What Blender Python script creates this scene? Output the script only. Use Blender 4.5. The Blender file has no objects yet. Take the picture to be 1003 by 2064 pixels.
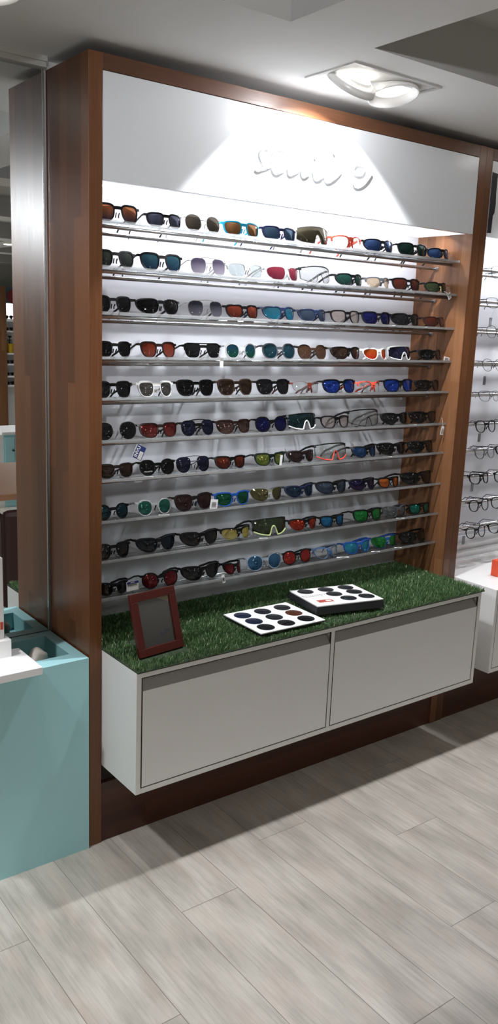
import bpy, bmesh, math, random
from mathutils import Vector, Matrix
random.seed(7)
scene = bpy.context.scene
col = scene.collection
PI = math.pi
ROWZ = [1.9715, 1.8427, 1.7103, 1.5789, 1.4555, 1.3251, 1.2034, 1.0719, .9431, .8185]
ORD = ['first', 'second', 'third', 'fourth', 'fifth', 'sixth', 'seventh', 'eighth', 'ninth', 'tenth']
H, CEIL, W1, X2, X3, DB = 2.40, 2.432, .043, 1.653, 1.734, .283

# ------------------------------------------------------------------ colours and materials
def hexc(h):
    v = [int(h[i:i + 2], 16) / 255 for i in (0, 2, 4)]
    return tuple((c / 12.92 if c <= .04045 else ((c + .055) / 1.055) ** 2.4) for c in v) + (1,)

_m = {}
def mat(name, h, rough=.5, metal=0, spec=.5, coat=0):
    if name in _m: return _m[name]
    m = bpy.data.materials.new(name); m.use_nodes = True
    b = m.node_tree.nodes['Principled BSDF']
    b.inputs['Base Color'].default_value = hexc(h); b.inputs['Roughness'].default_value = rough
    b.inputs['Metallic'].default_value = metal; b.inputs['Specular IOR Level'].default_value = spec
    b.inputs['Coat Weight'].default_value = coat; b.inputs['Coat Roughness'].default_value = .05
    # slight procedural variation so that no surface is perfectly flat
    nt = m.node_tree; tc = nt.nodes.new('ShaderNodeTexCoord'); n = nt.nodes.new('ShaderNodeTexNoise')
    n.inputs['Scale'].default_value = 6; nt.links.new(tc.outputs['Object'], n.inputs['Vector'])
    mr = nt.nodes.new('ShaderNodeMapRange'); mr.inputs['To Min'].default_value = rough * .9; mr.inputs['To Max'].default_value = min(1, rough * 1.12)
    nt.links.new(n.outputs['Fac'], mr.inputs['Value']); nt.links.new(mr.outputs['Result'], b.inputs['Roughness'])
    _m[name] = m; return m

def emit(name, h, s):
    if name in _m: return _m[name]
    m = bpy.data.materials.new(name); m.use_nodes = True; nt = m.node_tree; nt.nodes.clear()
    o = nt.nodes.new('ShaderNodeOutputMaterial'); e = nt.nodes.new('ShaderNodeEmission')
    e.inputs['Color'].default_value = hexc(h); e.inputs['Strength'].default_value = s
    nt.links.new(e.outputs[0], o.inputs[0]); _m[name] = m; return m

def clear(name, tint, gloss=.08, body=.04, bodyc='ffffff', rough=.03):
    """thin transparent plastic or glass"""
    if name in _m: return _m[name]
    m = bpy.data.materials.new(name); m.use_nodes = True; nt = m.node_tree; nt.nodes.clear()
    o = nt.nodes.new('ShaderNodeOutputMaterial'); t = nt.nodes.new('ShaderNodeBsdfTransparent'); t.inputs[0].default_value = hexc(tint)
    d = nt.nodes.new('ShaderNodeBsdfDiffuse'); d.inputs[0].default_value = hexc(bodyc)
    g = nt.nodes.new('ShaderNodeBsdfGlossy'); g.inputs['Roughness'].default_value = rough
    m1 = nt.nodes.new('ShaderNodeMixShader'); m1.inputs[0].default_value = body
    nt.links.new(t.outputs[0], m1.inputs[1]); nt.links.new(d.outputs[0], m1.inputs[2])
    f = nt.nodes.new('ShaderNodeFresnel'); f.inputs['IOR'].default_value = 1.45
    a = nt.nodes.new('ShaderNodeMath'); a.operation = 'MULTIPLY_ADD'; a.inputs[1].default_value = .8; a.inputs[2].default_value = gloss * .3
    nt.links.new(f.outputs[0], a.inputs[0])
    m2 = nt.nodes.new('ShaderNodeMixShader'); nt.links.new(a.outputs[0], m2.inputs[0]); nt.links.new(m1.outputs[0], m2.inputs[1]); nt.links.new(g.outputs[0], m2.inputs[2])
    nt.links.new(m2.outputs[0], o.inputs[0]); _m[name] = m; return m

def wood(name, c1, c2, horizontal=False, rough=.32, stave=.046, length=.75):
    if name in _m: return _m[name]
    m = bpy.data.materials.new(name); m.use_nodes = True; nt = m.node_tree; N = nt.nodes.new; L = nt.links.new
    b = nt.nodes['Principled BSDF']
    tc = N('ShaderNodeTexCoord'); sx = N('ShaderNodeSeparateXYZ'); L(tc.outputs['Object'], sx.inputs[0])
    ad = N('ShaderNodeMath'); ad.operation = 'ADD'; L(sx.outputs['X'], ad.inputs[0]); L(sx.outputs['Y'], ad.inputs[1])
    cb = N('ShaderNodeCombineXYZ')
    if horizontal: L(ad.outputs[0], cb.inputs[0]); L(sx.outputs['Z'], cb.inputs[1])
    else: L(sx.outputs['Z'], cb.inputs[0]); L(ad.outputs[0], cb.inputs[1])
    br = N('ShaderNodeTexBrick'); L(cb.outputs[0], br.inputs['Vector'])
    br.inputs['Scale'].default_value = 1; br.inputs['Brick Width'].default_value = length; br.inputs['Row Height'].default_value = stave
    br.inputs['Mortar Size'].default_value = 0.0; br.offset = .37; br.inputs['Bias'].default_value = 0
    br.inputs['Color1'].default_value = hexc(c1); br.inputs['Color2'].default_value = hexc(c2)
    mp = N('ShaderNodeMapping'); mp.inputs['Scale'].default_value = (5, 170, 1); L(cb.outputs[0], mp.inputs['Vector'])
    ns = N('ShaderNodeTexNoise'); ns.inputs['Scale'].default_value = 1; ns.inputs['Detail'].default_value = 5; ns.inputs['Roughness'].default_value = .65; L(mp.outputs[0], ns.inputs['Vector'])
    rp = N('ShaderNodeMapRange'); rp.inputs['From Min'].default_value = .3; rp.inputs['From Max'].default_value = .7; rp.inputs['To Min'].default_value = .78; rp.inputs['To Max'].default_value = 1.15
    L(ns.outputs['Fac'], rp.inputs['Value'])
    mx = N('ShaderNodeMix'); mx.data_type = 'RGBA'; mx.blend_type = 'MULTIPLY'; mx.inputs['Factor'].default_value = 1
    L(br.outputs['Color'], mx.inputs['A']); L(rp.outputs['Result'], mx.inputs['B']); L(mx.outputs['Result'], b.inputs['Base Color'])
    rr = N('ShaderNodeMapRange'); rr.inputs['To Min'].default_value = rough * .8; rr.inputs['To Max'].default_value = rough * 1.35; L(ns.outputs['Fac'], rr.inputs['Value']); L(rr.outputs['Result'], b.inputs['Roughness'])
    bp = N('ShaderNodeBump'); bp.inputs['Strength'].default_value = .12; bp.inputs['Distance'].default_value = .002; L(ns.outputs['Fac'], bp.inputs['Height']); L(bp.outputs[0], b.inputs['Normal'])
    _m[name] = m; return m

def ramp_lens(name, top, bottom, metal=.45, rough=.045, spec=.4):
    """mirror-coated lens: coating colour runs from bottom to top across the lens"""
    if name in _m: return _m[name]
    m = bpy.data.materials.new(name); m.use_nodes = True; nt = m.node_tree; N = nt.nodes.new; L = nt.links.new
    b = nt.nodes['Principled BSDF']; tc = N('ShaderNodeTexCoord'); sx = N('ShaderNodeSeparateXYZ'); L(tc.outputs['Generated'], sx.inputs[0])
    ns = N('ShaderNodeTexNoise'); ns.inputs['Scale'].default_value = 1.7; L(tc.outputs['Object'], ns.inputs['Vector'])
    ad = N('ShaderNodeMath'); ad.operation = 'MULTIPLY_ADD'; ad.inputs[1].default_value = .5; L(ns.outputs['Fac'], ad.inputs[0]); L(sx.outputs['Z'], ad.inputs[2])
    cr = N('ShaderNodeValToRGB'); cr.color_ramp.elements[0].color = hexc(bottom); cr.color_ramp.elements[1].color = hexc(top)
    cr.color_ramp.elements[0].position = .25; cr.color_ramp.elements[1].position = 1.0
    L(ad.outputs[0], cr.inputs[0]); L(cr.outputs[0], b.inputs['Base Color'])
    b.inputs['Metallic'].default_value = metal; b.inputs['Roughness'].default_value = rough; b.inputs['Specular IOR Level'].default_value = spec
    b.inputs['Coat Weight'].default_value = .25; b.inputs['Coat Roughness'].default_value = .03
    _m[name] = m; return m

# ------------------------------------------------------------------ mesh builder
class MB:
    def __init__(s): s.v, s.f, s.mi = [], [], []
    def quad(s, *p, mi=0):
        b = len(s.v); s.v += [tuple(q) for q in p]; s.f.append(tuple(range(b, b + len(p)))); s.mi.append(mi)
    def box(s, x0, x1, y0, y1, z0, z1, mi=0, M=None):
        b = len(s.v); c = [(x, y, z) for z in (z0, z1) for y in (y0, y1) for x in (x0, x1)]
        if M is not None: c = [tuple(M @ Vector(p)) for p in c]
        s.v += c
        for f in ((0, 2, 3, 1), (4, 5, 7, 6), (0, 1, 5, 4), (2, 6, 7, 3), (0, 4, 6, 2), (1, 3, 7, 5)):
            s.f.append(tuple(b + i for i in f)); s.mi.append(mi)
    def tube(s, pts, r, n=10, mi=0, flat=None, cap=True, r1=None):
        """round (or flattened) bar swept along pts; r may taper to r1"""
        pts = [Vector(p) for p in pts]; b = len(s.v); k = len(pts)
        up0 = None
        for i, p in enumerate(pts):
            t = (pts[min(i + 1, k - 1)] - pts[max(i - 1, 0)]).normalized()
            ref = Vector((0, 0, 1)) if abs(t.z) < .9 else Vector((1, 0, 0))
            if up0 is not None: ref = up0
            a = t.cross(ref).normalized(); u = a.cross(t).normalized(); up0 = u
            rr = r if r1 is None else r + (r1 - r) * i / (k - 1)
            for j in range(n):
                an = 2 * PI * j / n; ca, sa = math.cos(an), math.sin(an)
                if flat: q = p + a * ca * rr * flat[0] + u * sa * rr * flat[1]
                else: q = p + a * ca * rr + u * sa * rr
                s.v.append(tuple(q))
        for i in range(k - 1):
            for j in range(n):
                s.f.append((b + i * n + j, b + i * n + (j + 1) % n, b + (i + 1) * n + (j + 1) % n, b + (i + 1) * n + j)); s.mi.append(mi)
        if cap:
            s.f.append(tuple(b + j for j in reversed(range(n)))); s.mi.append(mi)
            s.f.append(tuple(b + (k - 1) * n + j for j in range(n))); s.mi.append(mi)
    def lathe(s, prof, c=(0, 0, 0), n=24, mi=0):
        b = len(s.v)
        for r, z in prof:
            for j in range(n):
                a = 2 * PI * j / n; s.v.append((c[0] + r * math.cos(a), c[1] + r * math.sin(a), c[2] + z))
        for i in range(len(prof) - 1):
            for j in range(n):
                s.f.append((b + i * n + j, b + i * n + (j + 1) % n, b + (i + 1) * n + (j + 1) % n, b + (i + 1) * n + j)); s.mi.append(mi)
        s.f.append(tuple(b + j for j in reversed(range(n)))); s.mi.append(mi)
        s.f.append(tuple(b + (len(prof) - 1) * n + j for j in range(n))); s.mi.append(mi)
    def build(s, name, mats, parent=None, smooth=False, bevel=0, world=False, fix=False):
        me = bpy.data.meshes.new(name)
        v = s.v
        if world and parent is not None:
            o0 = Vector((0, 0, 0)); p = parent
            while p is not None: o0 += p.location; p = p.parent
            v = [(a - o0.x, b - o0.y, c - o0.z) for a, b, c in v]
        me.from_pydata(v, [], s.f)
        if not isinstance(mats, (list, tuple)): mats = [mats]
        for m in mats: me.materials.append(m)
        if len(mats) > 1: me.polygons.foreach_set('material_index', s.mi)
        if fix:
            bm = bmesh.new(); bm.from_mesh(me); bmesh.ops.remove_doubles(bm, verts=bm.verts, dist=1e-6); bmesh.ops.recalc_face_normals(bm, faces=bm.faces); bm.to_mesh(me); bm.free()
        if smooth: me.polygons.foreach_set('use_smooth', [True] * len(me.polygons))
        me.update()
        o = bpy.data.objects.new(name, me); col.objects.link(o)
        if parent is not None: o.parent = parent
        if bevel:
            md = o.modifiers.new('soft_edges', 'BEVEL'); md.width = bevel; md.segments = 2; md.limit_method = 'ANGLE'
        return o

def bx(*a, **k):
    m = MB(); m.box(*a, **k); return m

def tag(o, label=None, cat=None, group=None, kind=None):
    if label: o['label'] = label
    if cat: o['category'] = cat
    if group: o['group'] = group
    if kind: o['kind'] = kind
    return o

def thing(name, label, cat, loc=(0, 0, 0), group=None, rot=(0, 0, 0)):
    o = bpy.data.objects.new(name, None); col.objects.link(o); o.location = loc; o.rotation_euler = rot
    return tag(o, label, cat, group)

def text_mesh(name, s, size, m, parent, loc, rot, extrude=.0003, align='CENTER', bold=0):
    cu = bpy.data.curves.new(name, 'FONT'); cu.body = s; cu.size = size; cu.extrude = extrude; cu.align_x = align; cu.align_y = 'CENTER'; cu.offset = bold
    t = bpy.data.objects.new(name + '_src', cu); col.objects.link(t)
    me = bpy.data.meshes.new_from_object(t.evaluated_get(bpy.context.evaluated_depsgraph_get())); bpy.data.objects.remove(t); bpy.data.curves.remove(cu)
    me.name = name; me.materials.clear(); me.materials.append(m)
    o = bpy.data.objects.new(name, me); col.objects.link(o); o.parent = parent; o.location = loc; o.rotation_euler = rot
    return o

def struct(o): o['kind'] = 'structure'; return o

# materials of the place
WOOD = wood('stained_wood', '6e4426', '4f2f1a')
WOODH = wood('stained_wood_rail', '6b4329', '52321d', horizontal=True)
WOODLIT = wood('stained_wood_lit', '8e6342', '70492e')  # lighter copy of the stained wood, strip light put into its colour
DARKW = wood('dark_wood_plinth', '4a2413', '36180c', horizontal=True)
WHITE = mat('white_laminate', 'ececea', .35)
WHITE2 = mat('white_lacquer', 'f1f1f1', .22)
PANEL = mat('header_white', 'd8dbdd', .25)
BACK = mat('back_white', 'd6d7dc', .45)
GAP = mat('shadow_gap_black', '121110', .8)
STEEL = mat('brushed_steel', 'cbcbcc', .22, .92)
CHROME = mat('chrome', 'e0e0e0', .08, 1)
CEILM = mat('ceiling_paint', 'e2e2e0', .8)
WALLM = mat('wall_paint', 'c8c6c0', .8)
AQUA = mat('aqua_laminate', 'a6d8dc', .4)
PAPER = mat('white_paper', 'f2f2f0', .6)
INK = mat('black_ink', '1a1a1c', .6)
ACRYL = clear('acrylic', 'f8fbfb', .1, .025)
ACRYL_EDGE = clear('acrylic_edge', 'f4f8f8', .25, .20)
STR = mat('thread', 'd8d8d8', .7)

# ------------------------------------------------------------------ the setting
def floor_material():
    m = bpy.data.materials.new('wood_look_floor'); m.use_nodes = True; nt = m.node_tree; N = nt.nodes.new; L = nt.links.new
    b = nt.nodes['Principled BSDF']; tc = N('ShaderNodeTexCoord')
    at = N('ShaderNodeAttribute'); at.attribute_name = 'tone'
    off = N('ShaderNodeVectorMath'); off.operation = 'MULTIPLY_ADD'; off.inputs[1].default_value = (7, 13, 0); L(at.outputs['Color'], off.inputs[0]); L(tc.outputs['Object'], off.inputs[2])
    mp = N('ShaderNodeMapping'); mp.inputs['Scale'].default_value = (95, 4.5, 1); L(off.outputs[0], mp.inputs['Vector'])
    n1 = N('ShaderNodeTexNoise'); n1.inputs['Scale'].default_value = 1; n1.inputs['Detail'].default_value = 7; n1.inputs['Roughness'].default_value = .7; L(mp.outputs[0], n1.inputs['Vector'])
    mp2 = N('ShaderNodeMapping'); mp2.inputs['Scale'].default_value = (13, 3.4, 1); L(off.outputs[0], mp2.inputs['Vector'])
    n2 = N('ShaderNodeTexNoise'); n2.inputs['Scale'].default_value = 1; n2.inputs['Detail'].default_value = 4; L(mp2.outputs[0], n2.inputs['Vector'])
    mp3 = N('ShaderNodeMapping'); mp3.inputs['Scale'].default_value = (12, 5, 1); mp3.inputs['Location'].default_value = (4, 9, 0); L(off.outputs[0], mp3.inputs['Vector'])
    n3 = N('ShaderNodeTexNoise'); n3.inputs['Scale'].default_value = 1; n3.inputs['Detail'].default_value = 3; L(mp3.outputs[0], n3.inputs['Vector'])
    cr = N('ShaderNodeValToRGB'); e = cr.color_ramp.elements; e[0].position = .34; e[0].color = hexc('a9a399'); e[1].position = .62; e[1].color = hexc('c6c0b6')
    L(n2.outputs['Fac'], cr.inputs[0])
    c2 = N('ShaderNodeValToRGB'); e = c2.color_ramp.elements; e[0].position = .36; e[0].color = (.66, .65, .63, 1); e[1].position = .56; e[1].color = (1.06, 1.06, 1.05, 1); L(n1.outputs['Fac'], c2.inputs[0])
    mx = N('ShaderNodeMix'); mx.data_type = 'RGBA'; mx.blend_type = 'MULTIPLY'; mx.inputs['Factor'].default_value = .5; L(cr.outputs[0], mx.inputs['A']); L(c2.outputs[0], mx.inputs['B'])
    c3 = N('ShaderNodeValToRGB'); e = c3.color_ramp.elements; e[0].position = .5; e[0].color = (0, 0, 0, 1); e[1].position = .72; e[1].color = (.35, .35, .35, 1); L(n3.outputs['Fac'], c3.inputs[0])
    pk = N('ShaderNodeMix'); pk.data_type = 'RGBA'; L(c3.outputs[0], pk.inputs['Factor']); L(mx.outputs['Result'], pk.inputs['A']); pk.inputs['B'].default_value = hexc('c9b3a4')
    sp = N('ShaderNodeSeparateColor'); L(at.outputs['Color'], sp.inputs[0])
    mr = N('ShaderNodeMapRange'); mr.inputs['To Min'].default_value = .93; mr.inputs['To Max'].default_value = 1.03; L(sp.outputs[2], mr.inputs['Value'])
    m2 = N('ShaderNodeMix'); m2.data_type = 'RGBA'; m2.blend_type = 'MULTIPLY'; m2.inputs['Factor'].default_value = 1; L(pk.outputs['Result'], m2.inputs['A']); L(mr.outputs['Result'], m2.inputs['B'])
    L(m2.outputs['Result'], b.inputs['Base Color']); b.inputs['Roughness'].default_value = .42
    bp = N('ShaderNodeBump'); bp.inputs['Strength'].default_value = .1; bp.inputs['Distance'].default_value = .002; L(n1.outputs['Fac'], bp.inputs['Height']); L(bp.outputs[0], b.inputs['Normal'])
    return m

def build_floor():
    FX0, FX1, FY0, FY1 = -3.4, 5.2, -9.3, .30
    me_v, me_f, mi, tones = [], [], [], []
    g, zt, pw, pl = .0006, 0.0, .2055, 1.52
    known = {0: -.4415, 1: -1.116, 2: -.283, 3: -.9315, -2: -.76, -1: -1.32, 4: -.52, 5: -.15, -3: -.3}
    k0 = int((FX0 - .0765) / pw) - 1; k1 = int((FX1 - .0765) / pw) + 1
    for k in range(k0, k1 + 1):
        x0, x1 = .0765 + pw * k, .0765 + pw * (k + 1)
        j = known.get(k, -random.random() * pl)
        y = j
        while y < FY1: y += pl
        while y > FY0:
            y1, y0 = min(y, FY1), max(y - pl, FY0); y -= pl
            if y1 - y0 < .01: continue
            b = len(me_v)
            a, c, d, e = max(x0 + g, FX0), min(x1 - g, FX1), y0 + g, y1 - g
            if c <= a: continue
            me_v += [(a, d, zt), (c, d, zt), (c, e, zt), (a, e, zt)]; me_f.append((b, b + 1, b + 2, b + 3)); mi.append(0)
            tones.append((random.random(), random.random(), random.random(), 1))
    b = len(me_v); me_v += [(FX0, FY0, -.0012), (FX1, FY0, -.0012), (FX1, FY1, -.0012), (FX0, FY1, -.0012)]; me_f.append((b, b + 1, b + 2, b + 3)); mi.append(1); tones.append((0, 0, 0, 1))
    b = len(me_v)
    me_v += [(x, y, z) for z in (-.05, -.0013) for y in (FY0, FY1) for x in (FX0, FX1)]
    for f in ((0, 2, 3, 1), (0, 1, 5, 4), (2, 6, 7, 3), (0, 4, 6, 2), (1, 3, 7, 5)): me_f.append(tuple(b + i for i in f)); mi.append(1); tones.append((0, 0, 0, 1))
    me = bpy.data.meshes.new('floor'); me.from_pydata(me_v, [], me_f); me.materials.append(floor_material()); me.materials.append(mat('floor_joint', '6a6157', .9))
    me.polygons.foreach_set('material_index', mi)
    ca = me.color_attributes.new('tone', 'FLOAT_COLOR', 'CORNER')
    for p in me.polygons:
        for li in p.loop_indices: ca.data[li].color = tones[p.index]
    o = bpy.data.objects.new('floor', me); col.objects.link(o); struct(o)
build_floor()

# ceiling: a slab with deep rectangular coffers between dropped beams
def build_ceiling():
    m = MB(); X0, X1, Y0, Y1, top, dp = -3.5, 5.3, -9.4, .32, 2.75, .15
    holes = []
    for xa, xb in ((-3.2, -1.62), (-1.33, .324), (.616, 2.27), (2.56, 4.2)):
        y = -.458
        while y - 1.5 > Y0: holes.append((xa, xb, y - 1.5, y)); y -= 1.79
    xs = sorted({X0, X1} | {h[0] for h in holes} | {h[1] for h in holes}); ys = sorted({Y0, Y1} | {h[2] for h in holes} | {h[3] for h in holes})
    for i in range(len(xs) - 1):
        for j in range(len(ys) - 1):
            cx, cy = (xs[i] + xs[i + 1]) / 2, (ys[j] + ys[j + 1]) / 2
            inh = any(h[0] < cx < h[1] and h[2] < cy < h[3] for h in holes)
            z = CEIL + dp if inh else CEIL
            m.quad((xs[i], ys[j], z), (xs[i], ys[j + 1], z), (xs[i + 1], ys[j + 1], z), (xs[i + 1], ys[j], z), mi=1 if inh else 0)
    for xa, xb, ya, yb in holes:
        a, b = CEIL, CEIL + dp
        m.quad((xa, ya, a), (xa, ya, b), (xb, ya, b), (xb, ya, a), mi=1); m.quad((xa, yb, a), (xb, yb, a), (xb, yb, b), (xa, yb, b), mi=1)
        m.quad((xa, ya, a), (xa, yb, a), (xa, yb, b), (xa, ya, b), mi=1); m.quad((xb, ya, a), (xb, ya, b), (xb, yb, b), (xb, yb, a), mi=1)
    m.box(X0, X1, Y0, Y1, 2.7, top)
    struct(m.build('ceiling', [CEILM, mat('coffer_shade', 'b4b4b1', .85)]))  # second colour is darker: shade of the recesses put into the paint
build_ceiling()
struct(bx(-3.5, 5.3, .30, .36, -.05, 2.7).build('wall_back', WALLM))
struct(bx(-3.5, -3.4, -9.4, .30, -.05, 2.7).build('wall_left', WALLM))
struct(bx(5.2, 5.3, -9.4, .30, -.05, 2.7).build('wall_right', WALLM))
struct(bx(-3.4, 5.2, -9.4, -9.3, -.05, 2.7).build('wall_front', WALLM))
t = MB(); t.box(-3.4, -.004, .262, .30, 2.404, 2.432); t.box(-3.4, -.004, .252, .262, 2.418, 2.432)
struct(t.build('trim_1', mat('trim_paint', 'b9b8b2', .6), bevel=.001))

# mirror on the wall beside the display
mt = thing('wall_mirror', 'tall frameless wall mirror beside the wooden sunglasses display, above the aqua plinth', 'mirror', (-1.1, .284, .66))
MIR = bpy.data.materials.new('mirror_glass'); MIR.use_nodes = True
b_ = MIR.node_tree.nodes['Principled BSDF']; b_.inputs['Base Color'].default_value = (.80, .83, .82, 1); b_.inputs['Metallic'].default_value = 1; b_.inputs['Roughness'].default_value = .0
bx(-2.2, -.010, .2815, .292, .60, 2.404).build('mirror_glass', MIR, mt, world=True)
bx(-.0100, -.0065, .279, .292, .60, 2.404).build('edge_strip', STEEL, mt, world=True)
bx(-2.2, -.0065, .292, .298, .60, 2.404).build('backing', GAP, mt, world=True)

# ------------------------------------------------------------------ ceiling luminaires (real fittings with lamps in them)
REFL = mat('lamp_reflector', 'f4f4f2', .35, .1)
def twin_downlight(xc, yc, label, lit=(True, True), e=6.0):
    t = thing('ceiling_downlight', label, 'ceiling light', (xc, yc, CEIL), group='twin gimbal downlights along the soffit')
    w, d = .185, .109
    m = MB()
    for a in ((-w, w, -d, -d + .012), (-w, w, d - .012, d), (-w, -w + .012, -d + .012, d - .012), (w - .012, w, -d + .012, d - .012)): m.box(a[0], a[1], a[2], a[3], -.005, .004)
    m.build('trim_frame', mat('lamp_trim', 'b9b9b6', .4), t)
    m = MB()
    # shallow white pan the two gimbals sit in
    m.quad((-w + .012, -d + .012, .002), (w - .012, -d + .012, .002), (w - .012, d - .012, .002), (-w + .012, d - .012, .002))
    m.build('pan', mat('lamp_pan', 'e6e6e4', .4), t)
    for i, (sx, tilt) in enumerate(((-.083, math.radians(38)), (.083, math.radians(-12)))):
        g = MB(); M = Matrix.Translation((sx, .0, -.006)) @ Matrix.Rotation(tilt, 4, 'X')
        n = 28; prof = [(.074, .0), (.078, -.006), (.080, -.020), (.076, -.020), (.070, -.008), (.052, .012)]
        base = len(g.v)
        for r, z in prof:
            for j in range(n):
                a = 2 * PI * j / n; g.v.append(tuple(M @ Vector((r * math.cos(a), r * math.sin(a), z - .004))))
        for q in range(len(prof) - 1):
            for j in range(n): g.f.append((base + q * n + j, base + q * n + (j + 1) % n, base + (q + 1) * n + (j + 1) % n, base + (q + 1) * n + j)); g.mi.append(0)
        gm = g.build('gimbal_ring', REFL, t, smooth=True)
        l = MB(); l.v += [tuple(M @ Vector((.064 * math.cos(2 * PI * j / n), .064 * math.sin(2 * PI * j / n), .0))) for j in range(n)]; l.f.append(tuple(reversed(range(n)))); l.mi.append(0)
        l.build('lamp_face', emit('lamp_on', 'fffaf4', 7) if lit[i] else emit('lamp_dim', 'fff8f0', 2), gm)
    return t

def spot(name, loc, target, watts, angle, blend=.35, radius=.03, colour='f9faff'):
    l = bpy.data.lights.new(name, 'SPOT'); l.energy = watts; l.spot_size = math.radians(angle); l.spot_blend = blend; l.shadow_soft_size = radius; l.color = hexc(colour)[:3]
    o = bpy.data.objects.new(name, l); col.objects.link(o); o.location = loc
    d = Vector(target) - Vector(loc); o.rotation_euler = d.to_track_quat('-Z', 'Y').to_euler(); return o

def area(name, loc, target, watts, sx, sy, colour='f9faff', spread=180):
    l = bpy.data.lights.new(name, 'AREA'); l.shape = 'RECTANGLE'; l.size = sx; l.size_y = sy; l.energy = watts; l.color = hexc(colour)[:3]; l.spread = math.radians(spread)
    o = bpy.data.objects.new(name, l); col.objects.link(o); o.location = loc
    d = Vector(target) - Vector(loc); o.rotation_euler = d.to_track_quat('-Z', 'Y').to_euler(); return o

LY = -.232
twin_downlight(.842, LY, 'square twin downlight in the ceiling in front of the lettered white header', (True, False))
twin_downlight(-1.36, LY, 'square twin downlight in the ceiling in front of the wall mirror, farther from the sign', (True, True))
twin_downlight(-.44, LY, 'square twin downlight in the ceiling above the aqua plinth', (True, True))
twin_downlight(1.99, LY, 'square twin downlight in the ceiling in front of the clear spectacles display', (True, True))

# ------------------------------------------------------------------ the wooden sunglasses display
du = thing('display_unit', 'tall brown wooden wall display framing the sunglasses shelves under a white lettered header', 'display unit', ((X2) / 2, .14, 0))
bx(0, W1, 0, .279, 0, H).build('side_panel', WOOD, du, bevel=.0012, world=True)
o = bx(X2, X2 + .0395, .003, .299, 0, H).build('side_panel', WOODLIT, du, world=True)
bx(X2, X2 + .0395, 0, .003, 0, H).build('unlit_edge', WOOD, du, world=True)  # front face split off to carry the unlit wood tone
bx(W1, X2, 0, .279, 2.3575, H).build('top_rail', WOODH, du, bevel=.001, world=True)
bx(W1 + .0015, X2 - .0015, .0005, .020, 2.0735, 2.356).build('header_panel', PANEL, du, bevel=.001, world=True)
m = MB(); m.box(W1, X2, DB, .297, .20, 2.3575); m.build('back_panel', BACK, du, world=True)
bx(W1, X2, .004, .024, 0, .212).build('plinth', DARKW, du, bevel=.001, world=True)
m = MB(); m.box(W1 + .02, X2 - .02, .10, .13, 2.0745, 2.0765); m.build('lamp_strip', emit('strip_on', 'f6f8ff', 4), du, world=True)
bx(W1, X2, .020, DB, 2.0765, 2.100).build('soffit', emit('glowing_soffit', 'f8f9ff', 1.1), du, world=True)  # no lamp: glow put into the soffit so it reads white

# white script lettering standing off the header
sg = thing('sign_lettering', 'white raised handwritten script lettering on the glossy white header panel', 'sign', (.83, -.005, 2.2))
def stroke(name, px, r=.0043):
    # points given in a local sign grid: 1 unit = 1 mm along the panel, z up
    P = [Vector((.585 + a * .001, -.010, 2.16 + b * .001)) for a, b in px]
    # Catmull-Rom
    Q = []
    for i in range(len(P) - 1):
        p0, p1, p2, p3 = P[max(i - 1, 0)], P[i], P[i + 1], P[min(i + 2, len(P) - 1)]
        for k in range(6):
            t = k / 6
            Q.append(.5 * ((2 * p1) + (-p0 + p2) * t + (2 * p0 - 5 * p1 + 4 * p2 - p3) * t * t + (-p0 + 3 * p1 - 3 * p2 + p3) * t ** 3))
    Q.append(P[-1])
    m = MB(); m.tube(Q, r, 8, flat=(.75, 1.0))
    m.tube([(Q[0].x, -.010, Q[0].z), (Q[0].x, .0005, Q[0].z)], .002, 6)
    return m.build(name, mat('sign_white', 'f4f4f4', .4), sg, smooth=True, world=True)
LETTERS = [
    [(41.8, 78.3), (30.6, 79.9), (17.7, 74.8), (9.4, 64.6), (14.5, 51.1), (23.0, 38.0), (26.9, 26.2), (19.2, 14.9), (5.6, 11.1), (-5.6, 15.7)],
    [(27.4, 18.1), (51.9, 29.6), (78.6, 53.9), (100.6, 67.4), (108.4, 80.9), (96.6, 85.5), (71.4, 80.6), (58.2, 65.5), (57.2, 44.8), (60.6, 24.6), (71.5, 12.7), (86.8, 13.5), (103.3, 24.0), (116.8, 38.4)],
    [(116.8, 38.4), (126.8, 62.7), (123.4, 43.5), (122.2, 26.5), (131.0, 15.1), (148.2, 19.4), (166.7, 32.4), (175.6, 50.6), (176.3, 40.1), (177.3, 25.3), (187.5, 15.2), (203.3, 20.2)],
    [(203.3, 20.2), (222.4, 46.2), (227.6, 57.6), (226.1, 38.2), (231.7, 19.5), (244.2, 13.8), (260.9, 20.3), (273.4, 33.6)],
    [(228.3, 81.2), (233.5, 76.8)],
    [(273.4, 33.6), (279.9, 53.9), (273.6, 31.4), (282.9, 15.2), (298.6, 13.7), (322.6, 26.8), (339.0, 42.1), (348.8, 54.4)],
    [(308.6, 106.4), (314.1, 99.8)],
    [(396.4, 59.8), (423.3, 50.8), (447.6, 58.5), (452.9, 72.6), (441.3, 83.6), (420.3, 83.8), (405.0, 72.9), (398.4, 52.0), (402.7, 25.9), (413.5, 14.7), (433.1, 15.3), (458.4, 28.3), (476.7, 46.5), (489.7, 64.9)]]
for px in LETTERS: stroke('letter', px)

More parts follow.
